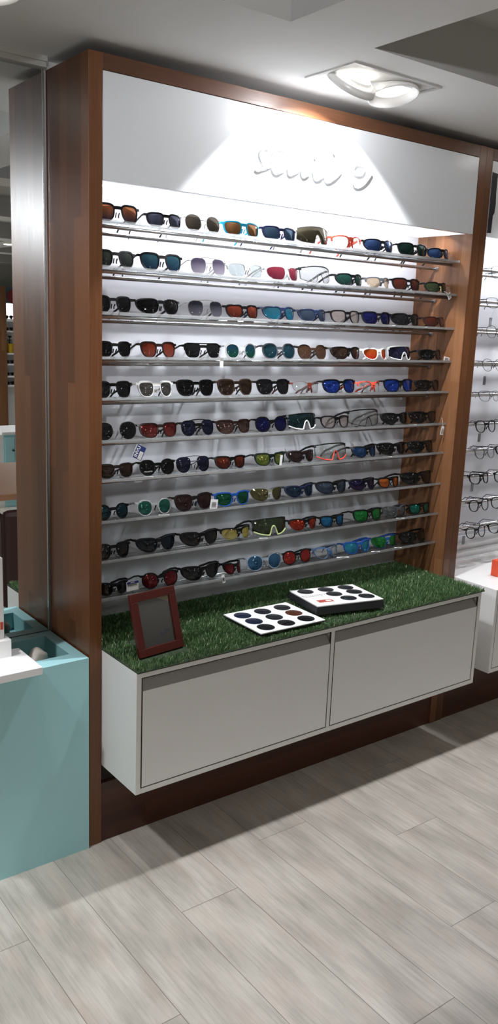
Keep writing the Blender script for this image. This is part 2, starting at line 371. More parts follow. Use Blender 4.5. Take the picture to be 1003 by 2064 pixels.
# ------------------------------------------------------------------ shelves: acrylic plate over two steel rods, each a thing
def make_shelf():
    t = thing('display_shelf', 'x', 'shelf', (W1 + .0008, .06, ROWZ[0]))
    m = MB(); m.box(0, X2 - W1 - .0016, -.005, .062, -.0035, 0);
    m.build('acrylic_plate', ACRYL, t)
    bx(0, X2 - W1 - .0016, -.0075, -.005, -.0045, .0045).build('front_lip', ACRYL_EDGE, t)
    m = MB(); m.tube([(0, .036, -.0105), (X2 - W1 - .0016, .036, -.0105)], .0065, 10); m.build('front_rod', STEEL, t, smooth=True)
    m = MB(); m.tube([(0, .1155, -.024), (X2 - W1 - .0016, .1155, -.024)], .0065, 10); m.build('rear_rod', STEEL, t, smooth=True)
    for x in (.0015, X2 - W1 - .0016 - .0045): bx(x, x + .003, .098, .122, -.030, -.018).build('end_bracket', STEEL, t)
    return t
def copy_thing(src, loc, **kw):
    r = src.copy(); col.objects.link(r); r.location = loc
    for k, v in kw.items(): r[k] = v
    for ch in list(src.children):
        c = ch.copy(); col.objects.link(c); c.parent = r
        for g in list(ch.children):
            d = g.copy(); col.objects.link(d); d.parent = c
    return r
sh0 = make_shelf(); sh0['group'] = 'acrylic sunglasses shelves'
for i, z in enumerate(ROWZ):
    s = sh0 if i == 0 else copy_thing(sh0, (W1 + .0008, .06, z))
    if i: s['group'] = 'acrylic sunglasses shelves'
    s['label'] = 'clear acrylic shelf on two steel rods holding sunglasses, ' + (ORD[i] + ' shelf down' if i < 9 else 'lowest shelf, just above the turf')

# ------------------------------------------------------------------ floating drawer cabinets
def cabinet(x0, x1, y0, y1, z0, z1, doors, label, topm=None):
    t = thing('drawer_cabinet', label, 'cabinet', ((x0 + x1) / 2, y1, z0))
    w = .017; m = MB()
    m.box(x0, x0 + w, y0, y1, z0, z1); m.box(x1 - w, x1, y0, y1, z0, z1)
    m.box(x0 + w, x1 - w, y0, y1, z0, z0 + w); m.box(x0 + w, x1 - w, y0, y1, z1 - w, z1)
    m.box(x0 + w, x1 - w, y1 - .01, y1, z0 + w, z1 - w)
    for d in doors[1:]: m.box(d[0] - .0190, d[0] - .0040, y0, y1 - .01, z0 + w, z1 - w)
    m.build('carcass', WHITE, t, bevel=.0006, world=True)
    for a, b in doors:
        zb, zt = z0 + w + .0035, z1 - w - .0035
        d = MB()
        # door front, with its top edge sloping back as a finger pull
        g = .040
        yb = y0 + .022
        d.quad((a, y0 + .0008, zb), (b, y0 + .0008, zb), (b, y0 + .0008, zt - g), (a, y0 + .0008, zt - g))
        d.quad((a, yb, zb), (a, yb, zt - g), (b, yb, zt - g), (b, yb, zb), mi=1)
        d.quad((a, y0 + .0008, zb), (a, yb, zb), (b, yb, zb), (b, y0 + .0008, zb), mi=1)
        d.quad((a, y0 + .0008, zb), (a, y0 + .0008, zt - g), (a, yb, zt - g), (a, yb, zb), mi=1); d.quad((b, y0 + .0008, zb), (b, yb, zb), (b, yb, zt - g), (b, y0 + .0008, zt - g), mi=1)
        dr = d.build('door', [WHITE2, GAP], t, world=True)  # sides and back black, to darken the gap
        p = MB()
        p.quad((a, y0 + .0008, zt - g), (b, y0 + .0008, zt - g), (b, y0 + .024, zt - .004), (a, y0 + .024, zt - .004))
        p.quad((a, y0 + .024, zt - .004), (b, y0 + .024, zt - .004), (b, y0 + .03, zb), (a, y0 + .03, zb))
        p.quad((a, y0 + .0008, zt - g), (a, y0 + .024, zt - .004), (a, y0 + .024, zt - g)); p.quad((b, y0 + .0008, zt - g), (b, y0 + .024, zt - g), (b, y0 + .024, zt - .004))
        p.build('finger_pull', mat('pull_shade', 'a19f9c', .4), dr, world=True)  # shade on the sloping pull put into its grey
        q = MB(); e = .0042
        for r4 in ((a - e, a, zb - e, zt + e), (b, b + e, zb - e, zt + e), (a, b, zb - e, zb), (a, b, zt, zt + e)): q.box(r4[0], r4[1], y0 + .0025, y0 + .006, r4[2], r4[3])
        q.build('gap_shadow', GAP, dr, world=True)  # black strips stand in for the shade in the door gaps
    if topm: bx(x0, x1, y0, y1, z1, z1 + .0015).build('top_skin', topm, t, world=True)
    return t
CX0, CX1, CY0, CZ0, CZ1 = .0445, 1.6387, -.2195, .2787, .6744
cabinet(CX0, CX1, CY0, .281, CZ0, CZ1, [(CX0 + .0215, .8170), (.8400, CX1 - .0215)], 'wide white two-door drawer cabinet floating under the strip of green turf')

# ------------------------------------------------------------------ strip of artificial turf on the cabinet
def build_turf():
    x0, x1, y0, y1, z = CX0 + .0002, CX1 + .012, CY0 - .006, .2785, CZ1 + .0005
    m = MB(); m.box(x0, x1, y0, y1, z, z + .003, mi=0)
    rnd = random.Random(3)
    n = 52000
    v, f, mi = m.v, m.f, m.mi
    for i in range(n):
        x, y = rnd.uniform(x0 + .003, x1 - .002), rnd.uniform(y0 + .002, y1 - .004)
        if x > X2 - .016 and y > -.012: continue
        if x < W1 + .010 and y > -.012: continue
        if y > .258: continue
        h = rnd.uniform(.010, .0195);
        if .52 < x < .83 and -.205 < y < .05: h *= .45
        if .81 < x < 1.16 and -.21 < y < .10: h *= .45
        if .093 < x < .281 and -.165 < y < .05 and -.04 < y - (-.13 + (x - .187) * .12) < (.15 if abs(x - .19) < .05 else .03): continue
        a = rnd.uniform(0, 2 * PI); w = rnd.uniform(.0007, .0014)
        lx, ly = rnd.gauss(0, .0042), rnd.gauss(-.001, .0042)
        if y - y0 < .02: ly -= rnd.uniform(0, .006)
        dx, dy = w * math.cos(a), w * math.sin(a)
        if y > .262: ly = min(ly, 0)
        b = len(v); zz = z + .002
        v += [(x - dx, y - dy, zz), (x + dx, y + dy, zz), (x + lx * .4 + dx * .8, y + ly * .4 + dy * .8, zz + h * .6), (x + lx * .4 - dx * .8, y + ly * .4 - dy * .8, zz + h * .6), (x + lx, y + ly, zz + h)]
        c = 1 + (rnd.random() < .45) + (rnd.random() < .22)
        f.append((b, b + 1, b + 2, b + 3)); mi.append(c); f.append((b + 3, b + 2, b + 4)); mi.append(c)
    o = m.build('artificial_turf', [mat('turf_backing', '2a3622', .9), mat('turf_mid', '628254', .4), mat('turf_dark', '4b7442', .45), mat('turf_pale', 'bccb9c', .35)])
    tag(o, 'green artificial turf strip covering the top of the white floating cabinet', 'artificial grass', kind='stuff')
build_turf()

# ------------------------------------------------------------------ red-brown photo frame leaning on its strut
FZ = CZ1 + .0165
pf = thing('photo_frame', 'small reddish-brown wooden photo frame leaning back on the green turf', 'picture frame', (.187, -.132, FZ - .0085), rot=(0, 0, math.radians(7)))
Mx = Matrix.Rotation(math.radians(-17), 4, 'X')
w, h, fw, dp = .087, .198, .026, .013
PFW = wood('cherry_wood', '4c150d', '3e1009', rough=.35, stave=.5, length=2)
m = MB()
for q in ((-w, w, 0, fw), (-w, w, h - fw, h), (-w, -w + fw, fw, h - fw), (w - fw, w, fw, h - fw)):
    m.box(q[0], q[1], 0, dp, q[2], q[3], M=Mx)
m.build('frame', PFW, pf, bevel=.0015)
m = MB(); m.box(-w + fw, w - fw, .007, .009, fw, h - fw, M=Mx); m.build('photograph', ramp_lens('old_photo', '8c8a84', '55534e', 0, .5, .3), pf)
m = MB(); m.quad(*[tuple(Mx @ Vector(p)) for p in ((.012, .0066, h - fw - .0), (w - fw, .0066, h - fw - .022), (w - fw, .0066, h - fw), )]); m.build('torn_corner', mat('buff_card', 'c9b596', .7), pf)
m = MB()
sig = [(0, 0), (6, 12), (9, 2), (13, 9), (17, 1), (21, 16), (24, 3), (29, 12), (33, 4), (40, 9)]
m.tube([tuple(Mx @ Vector((.004 + a * .0011, .0066, .045 + b * .0012 + a * .0003))) for a, b in sig], .0007, 5); m.build('handwriting', mat('blue_ink', '2c3a78', .5), pf)
m = MB(); m.quad(*[tuple(Mx @ Vector(p)) for p in ((-w + fw, .0062, fw), (w - fw, .0062, fw), (w - fw, .0062, h - fw), (-w + fw, .0062, h - fw))]); m.build('glass', clear('picture_glass', 'f2f4f4', .25, .02), pf)
m = MB(); m.box(-.022, .022, .055, .060, 0, .001); m.v = []; m.f = []; m.mi = []
p0 = Mx @ Vector((0, dp, h * .62)); m.v += [(-.02, p0.y, p0.z), (.02, p0.y, p0.z), (.024, p0.y + .062, .004), (-.024, p0.y + .062, .004), (-.02, p0.y + .004, p0.z), (.02, p0.y + .004, p0.z), (.024, p0.y + .066, .004), (-.024, p0.y + .066, .004)]
for q in ((0, 3, 2, 1), (4, 5, 6, 7), (0, 1, 5, 4), (1, 2, 6, 5), (2, 3, 7, 6), (3, 0, 4, 7)): m.f.append(q); m.mi.append(0)
m.build('strut', mat('strut_felt', '3a2320', .9), pf)

# ------------------------------------------------------------------ lens sample cards lying on the turf
def disc(r, n=28, z=0): return [(r * math.cos(2 * PI * j / n), r * math.sin(2 * PI * j / n), z) for j in range(n)]
def sample_lens(parent, x, y, z, r, c, ring=False):
    m = MB(); P = disc(r); b = 0
    m.v += [(x + p[0], y + p[1], z + .0004) for p in P] + [(x + p[0] * .55, y + p[1] * .55, z + .0016) for p in P] + [(x, y, z + .002)]
    n = len(P)
    for j in range(n):
        m.f.append((j, (j + 1) % n, n + (j + 1) % n, n + j)); m.mi.append(0); m.f.append((n + j, n + (j + 1) % n, 2 * n)); m.mi.append(0)
    o = m.build('sample_lens', ramp_lens('sample_' + c, c, c, .2, .12), parent, smooth=True)
    return o
c1 = thing('lens_sample_card', 'white card with nine dark tinted sample lenses lying flat on the turf', 'sample card', (.674, -.078, CZ1 + .0172), rot=(0, 0, math.radians(-1)))
m = MB(); m.box(-.140, .140, -.111, .111, 0, .004); m.build('card', PAPER, c1, bevel=.0008)
m = MB(); m.box(-.1403, .1403, -.1113, .1113, -.003, .0); m.build('card_edge', INK, c1)
cols = [['16223f', '20242c', '24262a'], ['141d38', '24272c', '5a3220'], ['101114', '1a1b1e', '131417']]
for i in range(3):
    for j in range(3):
        sample_lens(c1, (j - 1) * .088, (1 - i) * .068, .004, .031, cols[i][j])
        m = MB()
        for k in range(6): m.box((j - 1) * .088 - .014 + k * .0046, (j - 1) * .088 - .0105 + k * .0046, (1 - i) * .068 - .0385, (1 - i) * .068 - .0365, .004, .0042)
        m.build('caption', mat('grey_ink', '8a8a8a', .7), c1)
c2 = thing('lens_sample_box', 'flat black sample box with a white lens card and small red panel on top', 'sample box', (.985, -.055, CZ1 + .0165), rot=(0, 0, math.radians(-12)))
m = MB(); m.v += [(-.145, -.112, 0), (.145, -.112, 0), (.145, .112, 0), (-.145, .112, 0), (-.140, -.108, .030), (.140, -.108, .030), (.140, .110, .022), (-.140, .110, .022)]
for q in ((0, 3, 2, 1), (4, 5, 6, 7), (0, 1, 5, 4), (1, 2, 6, 5), (2, 3, 7, 6), (3, 0, 4, 7)): m.f.append(q); m.mi.append(0)
m.build('box_body', mat('black_plastic', '26272a', .45), c2, bevel=.002)
top = bpy.data.objects.new('card_tray', None)
Mt = Matrix.Translation((0, 0, .0262)) @ Matrix.Rotation(math.radians(-2.1), 4, 'X')
m = MB(); m.box(-.139, .139, -.109, .109, 0, .0035, M=Mt); cd = m.build('card', PAPER, c2)
for (a, b) in ((-.088, .075), (0, .075), (.088, .075), (.0, .012), (.088, .012), (.022, -.055), (.100, -.055)):
    l = MB(); P = disc(.030); n = len(P)
    l.v += [tuple(Mt @ Vector((a + p[0], b + p[1], .0038))) for p in P] + [tuple(Mt @ Vector((a + p[0] * .5, b + p[1] * .5, .0055))) for p in P] + [tuple(Mt @ Vector((a, b, .006)))]
    for j in range(n):
        l.f.append((j, (j + 1) % n, n + (j + 1) % n, n + j)); l.mi.append(0); l.f.append((n + j, n + (j + 1) % n, 2 * n)); l.mi.append(0)
    l.build('sample_lens', ramp_lens('sample_17181b', '2a2c30', '17181b', .2, .12), c2, smooth=True)
    rg = MB(); rg.tube([tuple(Mt @ Vector((a + p[0] * 1.02, b + p[1] * 1.02, .0038))) for p in P + P[:1]], .0007, 5, cap=False); rg.build('lens_rim', mat('grey_rim', '9a9a9a', .3, .7), c2)
m = MB(); m.box(-.108, -.048, -.072, -.044, .0035, .0042, M=Mt); rl = m.build('red_panel', mat('red_print', 'b5523f', .5), c2)
m = MB(); m.box(-.076, -.054, -.064, -.052, .0042, .0046, M=Mt); m.build('white_mark', PAPER, rl)
for k, (ln, yy) in enumerate(((.092, .022), (.074, .008))):
    m = MB(); x = -.132
    rr = random.Random(k)
    while x < -.132 + ln:
        wd = rr.uniform(.004, .010); m.box(x, x + wd, yy - .002, yy + .002, .0035, .0039, M=Mt); x += wd + .003
    m.build('print_line', mat('grey_ink', '8a8a8a', .7), c2)

# ------------------------------------------------------------------ aqua plinth with a sunken tray, in front of the mirror
ZQ = .662
aq = thing('aqua_plinth', 'pale aqua laminate box plinth with a sunken tray, beside the wooden upright', 'plinth', (-.5, .13, 0))
m = MB(); ax0, ax1, ay0, ay1 = -1.05, -.0055, -.0085, .2785
tx0, tx1, ty0, ty1, td = -.62, -.042, .052, .238, .062
m.quad((ax0, ay0, 0), (ax1, ay0, 0), (ax1, ay0, ZQ), (ax0, ay0, ZQ)); m.quad((ax1, ay0, 0), (ax1, ay1, 0), (ax1, ay1, ZQ), (ax1, ay0, ZQ))
m.quad((ax0, ay1, 0), (ax0, ay0, 0), (ax0, ay0, ZQ), (ax0, ay1, ZQ)); m.quad((ax1, ay1, 0), (ax0, ay1, 0), (ax0, ay1, ZQ), (ax1, ay1, ZQ))
m.quad((ax0, ay0, 0), (ax0, ay1, 0), (ax1, ay1, 0), (ax1, ay0, 0))
m.quad((ax0, ay0, ZQ), (ax1, ay0, ZQ), (ax1, ty0, ZQ), (ax0, ty0, ZQ)); m.quad((ax0, ty1, ZQ), (ax1, ty1, ZQ), (ax1, ay1, ZQ), (ax0, ay1, ZQ))
m.quad((ax0, ty0, ZQ), (tx0, ty0, ZQ), (tx0, ty1, ZQ), (ax0, ty1, ZQ)); m.quad((tx1, ty0, ZQ), (ax1, ty0, ZQ), (ax1, ty1, ZQ), (tx1, ty1, ZQ))
m.build('body', AQUA, aq, world=True)
m = MB(); zb = ZQ - td
m.quad((tx0, ty0, zb), (tx1, ty0, zb), (tx1, ty1, zb), (tx0, ty1, zb)); m.quad((tx0, ty1, zb), (tx1, ty1, zb), (tx1, ty1, ZQ), (tx0, ty1, ZQ)); m.quad((tx0, ty0, zb), (tx0, ty0, ZQ), (tx1, ty0, ZQ), (tx1, ty0, zb))
m.quad((tx0, ty0, zb), (tx0, ty1, zb), (tx0, ty1, ZQ), (tx0, ty0, ZQ)); m.quad((tx1, ty0, zb), (tx1, ty0, ZQ), (tx1, ty1, ZQ), (tx1, ty1, zb))
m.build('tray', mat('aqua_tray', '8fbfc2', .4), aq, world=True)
# pale driftwood-like stones in the tray
def stone(loc, sc, seed, label):
    rnd = random.Random(seed); bm = bmesh.new(); bmesh.ops.create_icosphere(bm, subdivisions=3, radius=1)
    ph = [rnd.uniform(0, 6) for _ in range(6)]
    for v in bm.verts:
        c = v.co; d = 1 + .16 * math.sin(3 * c.x + ph[0]) * math.sin(2.6 * c.y + ph[1]) + .10 * math.sin(6 * c.z + ph[2] + 3 * c.x) + .05 * math.sin(11 * c.y + ph[3])
        v.co = Vector((c.x * d * sc[0], c.y * d * sc[1], max(c.z, -.55) * d * sc[2]))
    me = bpy.data.meshes.new('pale_stone'); bm.to_mesh(me); zmin = min(v.co.z for v in bm.verts); bm.free()
    me.polygons.foreach_set('use_smooth', [True] * len(me.polygons)); me.materials.append(ramp_lens('coral_stone', 'd2ccc2', 'a39c93', 0, .8, .2))
    o = bpy.data.objects.new('pale_stone', me); col.objects.link(o); o.location = (loc[0], loc[1], loc[2] - zmin + .0006); o.rotation_euler[2] = rnd.uniform(-.5, .5)
    tag(o, label, 'stone')
stone((-.118, .126, zb), (.036, .028, .040), 4, 'largest rounded pale stone in the aqua tray, near its corner')
stone((-.180, .090, zb), (.024, .022, .034), 9, 'lower pale stone in the aqua tray, in front of the largest stone')
stone((-.178, .176, zb), (.030, .026, .022), 12, 'pale stone in the aqua tray, closest to the mirror')

# white riser standing on the plinth, and a white carton on it
rs = thing('display_riser', 'white stepped display riser resting on the aqua plinth', 'display riser', (-.45, .06, ZQ))
bx(-.80, -.177, -.054, .128, ZQ + .0005, ZQ + .0235).build('base_board', WHITE2, rs, bevel=.001, world=True)
bx(-.80, -.222, .070, .215, ZQ + .0235, ZQ + .078).build('step', WHITE, rs, bevel=.001, world=True)
ct = thing('white_carton', 'tall white carton with red print standing on the white riser', 'box', (-.30, .14, ZQ + .078))
bx(-.36, -.2365, .088, .19, ZQ + .0785, ZQ + .330).build('carton', mat('carton_white', 'dcdad6', .5), ct, bevel=.001, world=True)
m = MB()
for k, (z, l) in enumerate(((.128, .012), (.118, .016), (.108, .010))): m.box(-.2364, -.2358, .092, .092 + l, ZQ + z, ZQ + z + .006)
for k in range(5): m.box(-.2365 - .012 - k * .014, -.2365 - .003 - k * .014, .0872, .088, ZQ + .108, ZQ + .132)
m.build('red_print', mat('carton_red', 'b4472f', .5), ct, world=True)
bx(-.352, -.252, .0870, .0880, ZQ + .082, ZQ + .105).build('black_print', INK, ct, world=True)

# ------------------------------------------------------------------ sunglasses: every pair a thing with frame, lenses and temples
def fmat(k):
    t = {'black': ('0b0b0c', .28), 'navyblack': ('0d0e15', .3), 'navy': ('1b2440', .3), 'indigo': ('252a52', .3), 'turq': ('1f9fc0', .3), 'coral': ('e2543f', .35),
         'white': ('ecebe8', .3), 'blackw': ('2b2c2e', .3), 'silverw': ('a8a6a2', .25), 'grey': ('4a4c50', .3), 'brown': ('2a1a16', .25), 'tort': ('3a2a20', .25),
         'redbrown': ('6e2a20', .3), 'brownblack': ('1f1716', .3), 'greenblack': ('122420', .3), 'blue': ('1f4f9e', .3), 'lime': ('1d211c', .3), 'darkmetal': ('2b2b30', .3)}
    if k == 'silver': return mat('frame_silver', 'cfcdc8', .2, .9)
    if k == 'darkmetal': return mat('frame_dark_metal', '45464c', .25, .8)
    if k in ('clearf', 'clearw', 'clearbl', 'olivef', 'bluecl'):
        c = {'clearf': 'eef2f2', 'clearw': 'f4f6f6', 'clearbl': 'c4d4e6', 'olivef': 'd2d2bc', 'bluecl': '7fb2e8'}[k]
        return clear('frame_' + k, c, .3, .45 if k in ('clearw', 'clearbl') else .35, c, .08)
    return mat('frame_' + k, t[k][0], t[k][1], 0, .3)
LENS = {  # top colour, bottom colour, metallic
    'purporange': ('e58d58', '5c5470', .5), 'bluegrey': ('6f7690', '585c74', .4), 'browngrey': ('9a8f80', '7d7367', .5), 'orangemir': ('f0b070', 'a9764c', .5),
    'bluesoft': ('7ea2cc', '4f7aa8', .5), 'olive': ('8d8468', '6b6350', .5), 'bluemir': ('5f86c8', '2a4a94', .5), 'greendark': ('2f5a50', '1d3430', .4),
    'greendk2': ('3a3f3a', '23282a', .3), 'tealblue': ('3f6f80', '2c4668', .45), 'crimson': ('8a3040', '6a2436', .35), 'brownred': ('5e2c22', '43201c', .3),
    'olivegreen': ('4c5a3c', '38422c', .4), 'black': ('121215', '0b0b0d', .15), 'dkgrey': ('1f2023', '141517', .2), 'redbrown': ('93402e', '5e2820', .4),
    'cyan': ('3c7c94', '2590b0', .45), 'greyblue': ('4c5a70', '38445c', .4), 'deepblue': ('20245e', '1c1c4a', .4), 'redorange': ('a8442e', 'c46a5a', .4),
    'greenblue': ('2f5f78', '2f7a5c', .5), 'teal': ('3a6474', '2c5a6c', .5), 'brownmir': ('7a5846', '8a6a58', .5), 'brown': ('3f2d24', '2e211c', .3),
    'fire': ('c8581e', 'd8301c', .35), 'navyl': ('23253f', '1a1c34', .3), 'silver': ('a4a4a4', '8a8a8a', .7), 'vivblue': ('2a4cb4', '1f3a9a', .4),
    'blackbrown': ('241a18', '18100f', .3), 'redpink': ('8e3434', '9a4a48', .45), 'brownpink': ('6e5450', '7c625c', .55), 'tealdk': ('2a4448', '18343c', .4),
    'plum': ('3a2a2a', '2e2020', .3), 'yellowgreen': ('a8b458', '6e8a38', .5), 'blue': ('2c5288', '1f3f74', .45), 'teald': ('1f4450', '183642', .4),
    'greenteal': ('3a8a78', '2f6a62', .5), 'maroon': ('3c2426', '2c1a1c', .3), 'greenm': ('1f7050', '176044', .45), 'goldolive': ('8e8660', '6a6440', .6),
    'bluegr2': ('2f4a62', '243a52', .5), 'deeppurp': ('26244e', '341f44', .4), 'orange': ('d0702c', 'b85420', .4), 'bluebk': ('1a2430', '10161e', .3),
    'olivedk': ('4a5640', '36402e', .4), 'red': ('c03a24', '8e2820', .4), 'cyanblue': ('2f88c0', '1f68a4', .5), 'greenviv': ('2ca04c', '1c8038', .5),
    'greymir': ('8a9294', '5e6668', .6), 'tealgreen': ('1f8470', '186454', .45), 'maroonred': ('74202a', '8e2a30', .4), 'bluemir2': ('5c98c8', '2c6aa0', .55),
    'redm': ('b83a34', 'c8382c', .45), 'cyanm': ('3cb4dc', '2a94c4', .5)}
def dim(h):
    return ''.join('%02x' % int(int(h[i:i + 2], 16) * .80) for i in (0, 2, 4))
def lmat(k):
    if k == 'clearl': return clear('lens_clear', 'e4e8e6', .35, .05)
    if k == 'pale': return clear('lens_pale', 'cdd8d6', .4, .12, 'dfe8e8')
    if k == 'tan': return clear('lens_tan', 'c9b8a0', .4, .25, 'b9a68c')
    if k == 'clearpink': return clear('lens_pinkish', 'dccfcb', .4, .10, 'd8c8c4')
    if k == 'yellow': return clear('lens_yellow', 'd8c860', .4, .2, 'c8b44c')
    if k == 'gradgrey': return ramp_lens('lens_gradgrey', '3c3648', '8e8794', .25)
    if k == 'blackgrad': return ramp_lens('lens_blackgrad', '1a1a20', '585862', .25)
    a, b, m = LENS[k]; return ramp_lens('lens_' + k, dim(a), dim(b), min(.85, m + (.2 if m >= .4 else .05)))

STY = {  # lens height, gap, exponent, taper, outer narrowing, outer lift, rim top, rim bottom, wrap, frame depth
    'way': (.0550, .013, 3.1, .17, .0, .0, .0054, .0030, .014, .0056), 'rect': (.0500, .012, 3.3, .14, .06, .0, .0048, .0028, .021, .0056),
    'round': (.0560, .018, 2.3, .05, .0, .0, .0040, .0032, .009, .0038), 'avi': (.0560, .018, 2.7, .12, .02, -.001, .0024, .0018, .009, .0030),
    'wrap': (.0500, .007, 2.8, .17, .15, .001, .0046, .0022, .034, .0056), 'flat': (.0500, .019, 3.8, .13, .0, .0, .0030, .0016, .011, .0035), 'shield': (.060, 0, 3, 0, 0, 0, .004, .002, .032, .004)}

def make_glasses(W, style, frame, lens, opts, name, label, cat, group, loc, rim=1.0, depth=.13, hook=True, rz=0):
    lh, gap, ex, tp, nar, lift, rt, rb, wrap, fd = STY[style]
    rt *= rim; rb *= rim
    sc = min(1.12, max(.80, W / .158)); lh *= sc ** .6
    if 'metal' in opts: rt, rb, fd = .0014, .0013, .0016
    if 'rimless' in opts: rt, rb, fd = .0009, .0009, .0014
    if style == 'shield': loc = (loc[0], loc[1], loc[2] + .0036)
    root = thing(name, label, cat, loc, group, rot=(0, 0, rz))
    fm, lm = fmat(frame) if isinstance(frame, str) else frame, lmat(lens) if isinstance(lens, str) else lens
    k = wrap / (W / 2) ** 2; tl = math.tan(math.radians(11))
    def P(x, z, off): return (x, k * x * x + off + z * tl, z)
    N = 26
    hz = lh * .80
    F = MB()
    def bar(x0, x1, za, zb, h, d, arch=0, n=6):
        b = len(F.v)
        for i in range(n + 1):
            t = i / n; x = x0 + (x1 - x0) * t; z = za + (zb - za) * t + arch * math.sin(PI * t)
            F.v += [P(x, z - h / 2, -d / 2), P(x, z + h / 2, -d / 2), P(x, z + h / 2, d / 2), P(x, z - h / 2, d / 2)]
        for i in range(n):
            for j in range(4): F.f.append((b + i * 4 + j, b + i * 4 + (j + 1) % 4, b + i * 4 + 4 + (j + 1) % 4, b + i * 4 + 4 + j)); F.mi.append(0)
        F.f.append((b + 3, b + 2, b + 1, b)); F.mi.append(0); F.f.append(tuple(b + n * 4 + j for j in range(4))); F.mi.append(0)
    if style != 'shield':
        end = .0035; lw = (W - gap - 2 * end) / 2
        def outline(s, r_in, z0=0):
            pts = []
            for j in range(N):
                th = 2 * PI * j / N; c, q = math.cos(th), math.sin(th); e_ = ex if q > 0 else 2 + (ex - 2) * .45
                xi = math.copysign(abs(c) ** (2 / e_), c); zi = math.copysign(abs(q) ** (2 / e_), q)
                r = r_in[0] * (.5 + .5 * zi) + r_in[1] * (.5 - .5 * zi)
                hh = 1 - nar * (xi + 1) / 2
                x = s * (gap / 2 + lw / 2 + xi * (1 + tp * zi) / (1 + tp) * (lw / 2 - r)); z = lh / 2 + zi * hh * (lh / 2 - r) + lift * (xi + 1) / 2
                if style in ('avi',): x += s * .0022 * (1 - zi) * .5; 
                pts.append((x, z, zi))
            return pts
        for s in (1, -1):
            if True:
                A, B = outline(s, (0, 0)), outline(s, (rt, rb)); b = len(F.v)
                for (x, z, q), (xi, zi, q2) in zip(A, B): F.v += [P(x, z, -fd / 2), P(xi, zi, -fd / 2), P(xi, zi, fd / 2), P(x, z, fd / 2)]
                for j in range(N):
                    if 'half' in opts and (A[j][2] + A[(j + 1) % N][2]) / 2 < -.1: continue
                    a0, a1 = b + 4 * j, b + 4 * ((j + 1) % N)
                    for e in range(4): F.f.append((a0 + e, a0 + (e + 1) % 4, a1 + (e + 1) % 4, a1 + e)); F.mi.append(0)
            L = MB(); in_ = (rt * .7, rb * .7) if 'rimless' not in opts else (.0005, .0005)
            O = outline(s, in_); cx = s * (gap / 2 + lw / 2); cz = lh / 2
            rings = (1, .72, .38)
            for rr in rings:
                for x, z, q in O: L.v.append(P(cx + (x - cx) * rr, cz + (z - cz) * rr, -.0004 - .0024 * (1 - rr * rr)))
            L.v.append(P(cx, cz, -.0029))
            for a in range(2):
                for j in range(N): L.f.append((a * N + j, a * N + (j + 1) % N, (a + 1) * N + (j + 1) % N, (a + 1) * N + j)); L.mi.append(0)
            for j in range(N): L.f.append((2 * N + j, 2 * N + (j + 1) % N, 3 * N)); L.mi.append(0)
            if s < 0: L.f = [tuple(reversed(q)) for q in L.f]
            ln = L.build('lens', lm, root, smooth=True)
            if 'logo' in opts and s < 0:
                x, y, z = P(cx, lh * .27, -.0036); text_mesh('lens_print', 'POLAROID', .0062, mat('pale_print', 'c8c8c8', .6), ln, (x, y - .0006, z), (PI / 2, 0, 0))
        bh = .0095 if 'metal' not in opts else .0018
        if style == 'wrap': bh = .011
        bz = lh * (.765 if style in ('way', 'rect', 'wrap', 'flat') and 'metal' not in opts else .68)
        bar(-(gap / 2 + .006), gap / 2 + .006, bz, bz, bh, fd if 'rimless' not in opts else .002, .0008)
        if 'double' in opts: bar(-(gap / 2 + lw * .45), gap / 2 + lw * .45, lh * .955, lh * .955, .0018 if 'metal' in opts else .0032, .0016 if 'metal' in opts else fd * .7, .0035)
        if style == 'flat': bar(-(W / 2 - .019), W / 2 - .019, lh * .965, lh * .965, .004, fd)
        for s in (1, -1): bar(s * (W / 2 - end - .006), s * W / 2, hz, hz, .0075 if 'metal' not in opts else .0022, fd, 0, 2)
        # nose pads
        for s in (1, -1):
            F.tube([P(s * gap * .42, lh * .52, .001), (s * gap * .34, P(0, lh * .40, 0)[1] + .007, lh * .36), (s * gap * .40, P(0, lh * .3, 0)[1] + .009, lh * .24)], .0014 if 'metal' in opts else .0022, 5)
    else:
        n, mrow = 28, 6; L = MB(); w = W / 2 - .003
        def zt(x): return lh * (1 - .16 * (abs(x) / w) ** 2.4)
        def zb(x): return lh * .56 * max(0, 1 - (abs(x) / .0165) ** 2.2) + lh * .22 * (abs(x) / w) ** 3
        for i in range(n + 1):
            x = -w + 2 * w * i / n
            for j in range(mrow + 1): z = zb(x) + (zt(x) - zb(x)) * j / mrow; L.v.append(P(x, z, -.0035 * math.sin(PI * j / mrow)))
        for i in range(n):
            for j in range(mrow): a = i * (mrow + 1) + j; L.f.append((a, a + mrow + 1, a + mrow + 2, a + 1)); L.mi.append(0)
        L.build('lens', lm, root, smooth=True)
        F.tube([P(-w + 2 * w * i / n, zt(-w + 2 * w * i / n), 0) for i in range(n + 1)], .0026, 7, flat=(.8, 1))
        for s in (1, -1): F.tube([P(s * w, zb(w) + (zt(w) - zb(w)) * t, 0) for t in (0, .5, 1)], .0016, 6)
        for s in (1, -1): bar(s * (W / 2 - .007), s * W / 2, hz, hz, .010, .005, 0, 2)
        kn = next((o for o in ('whitenose', 'coralnose', 'limenose', 'bignose') if o in opts), None)
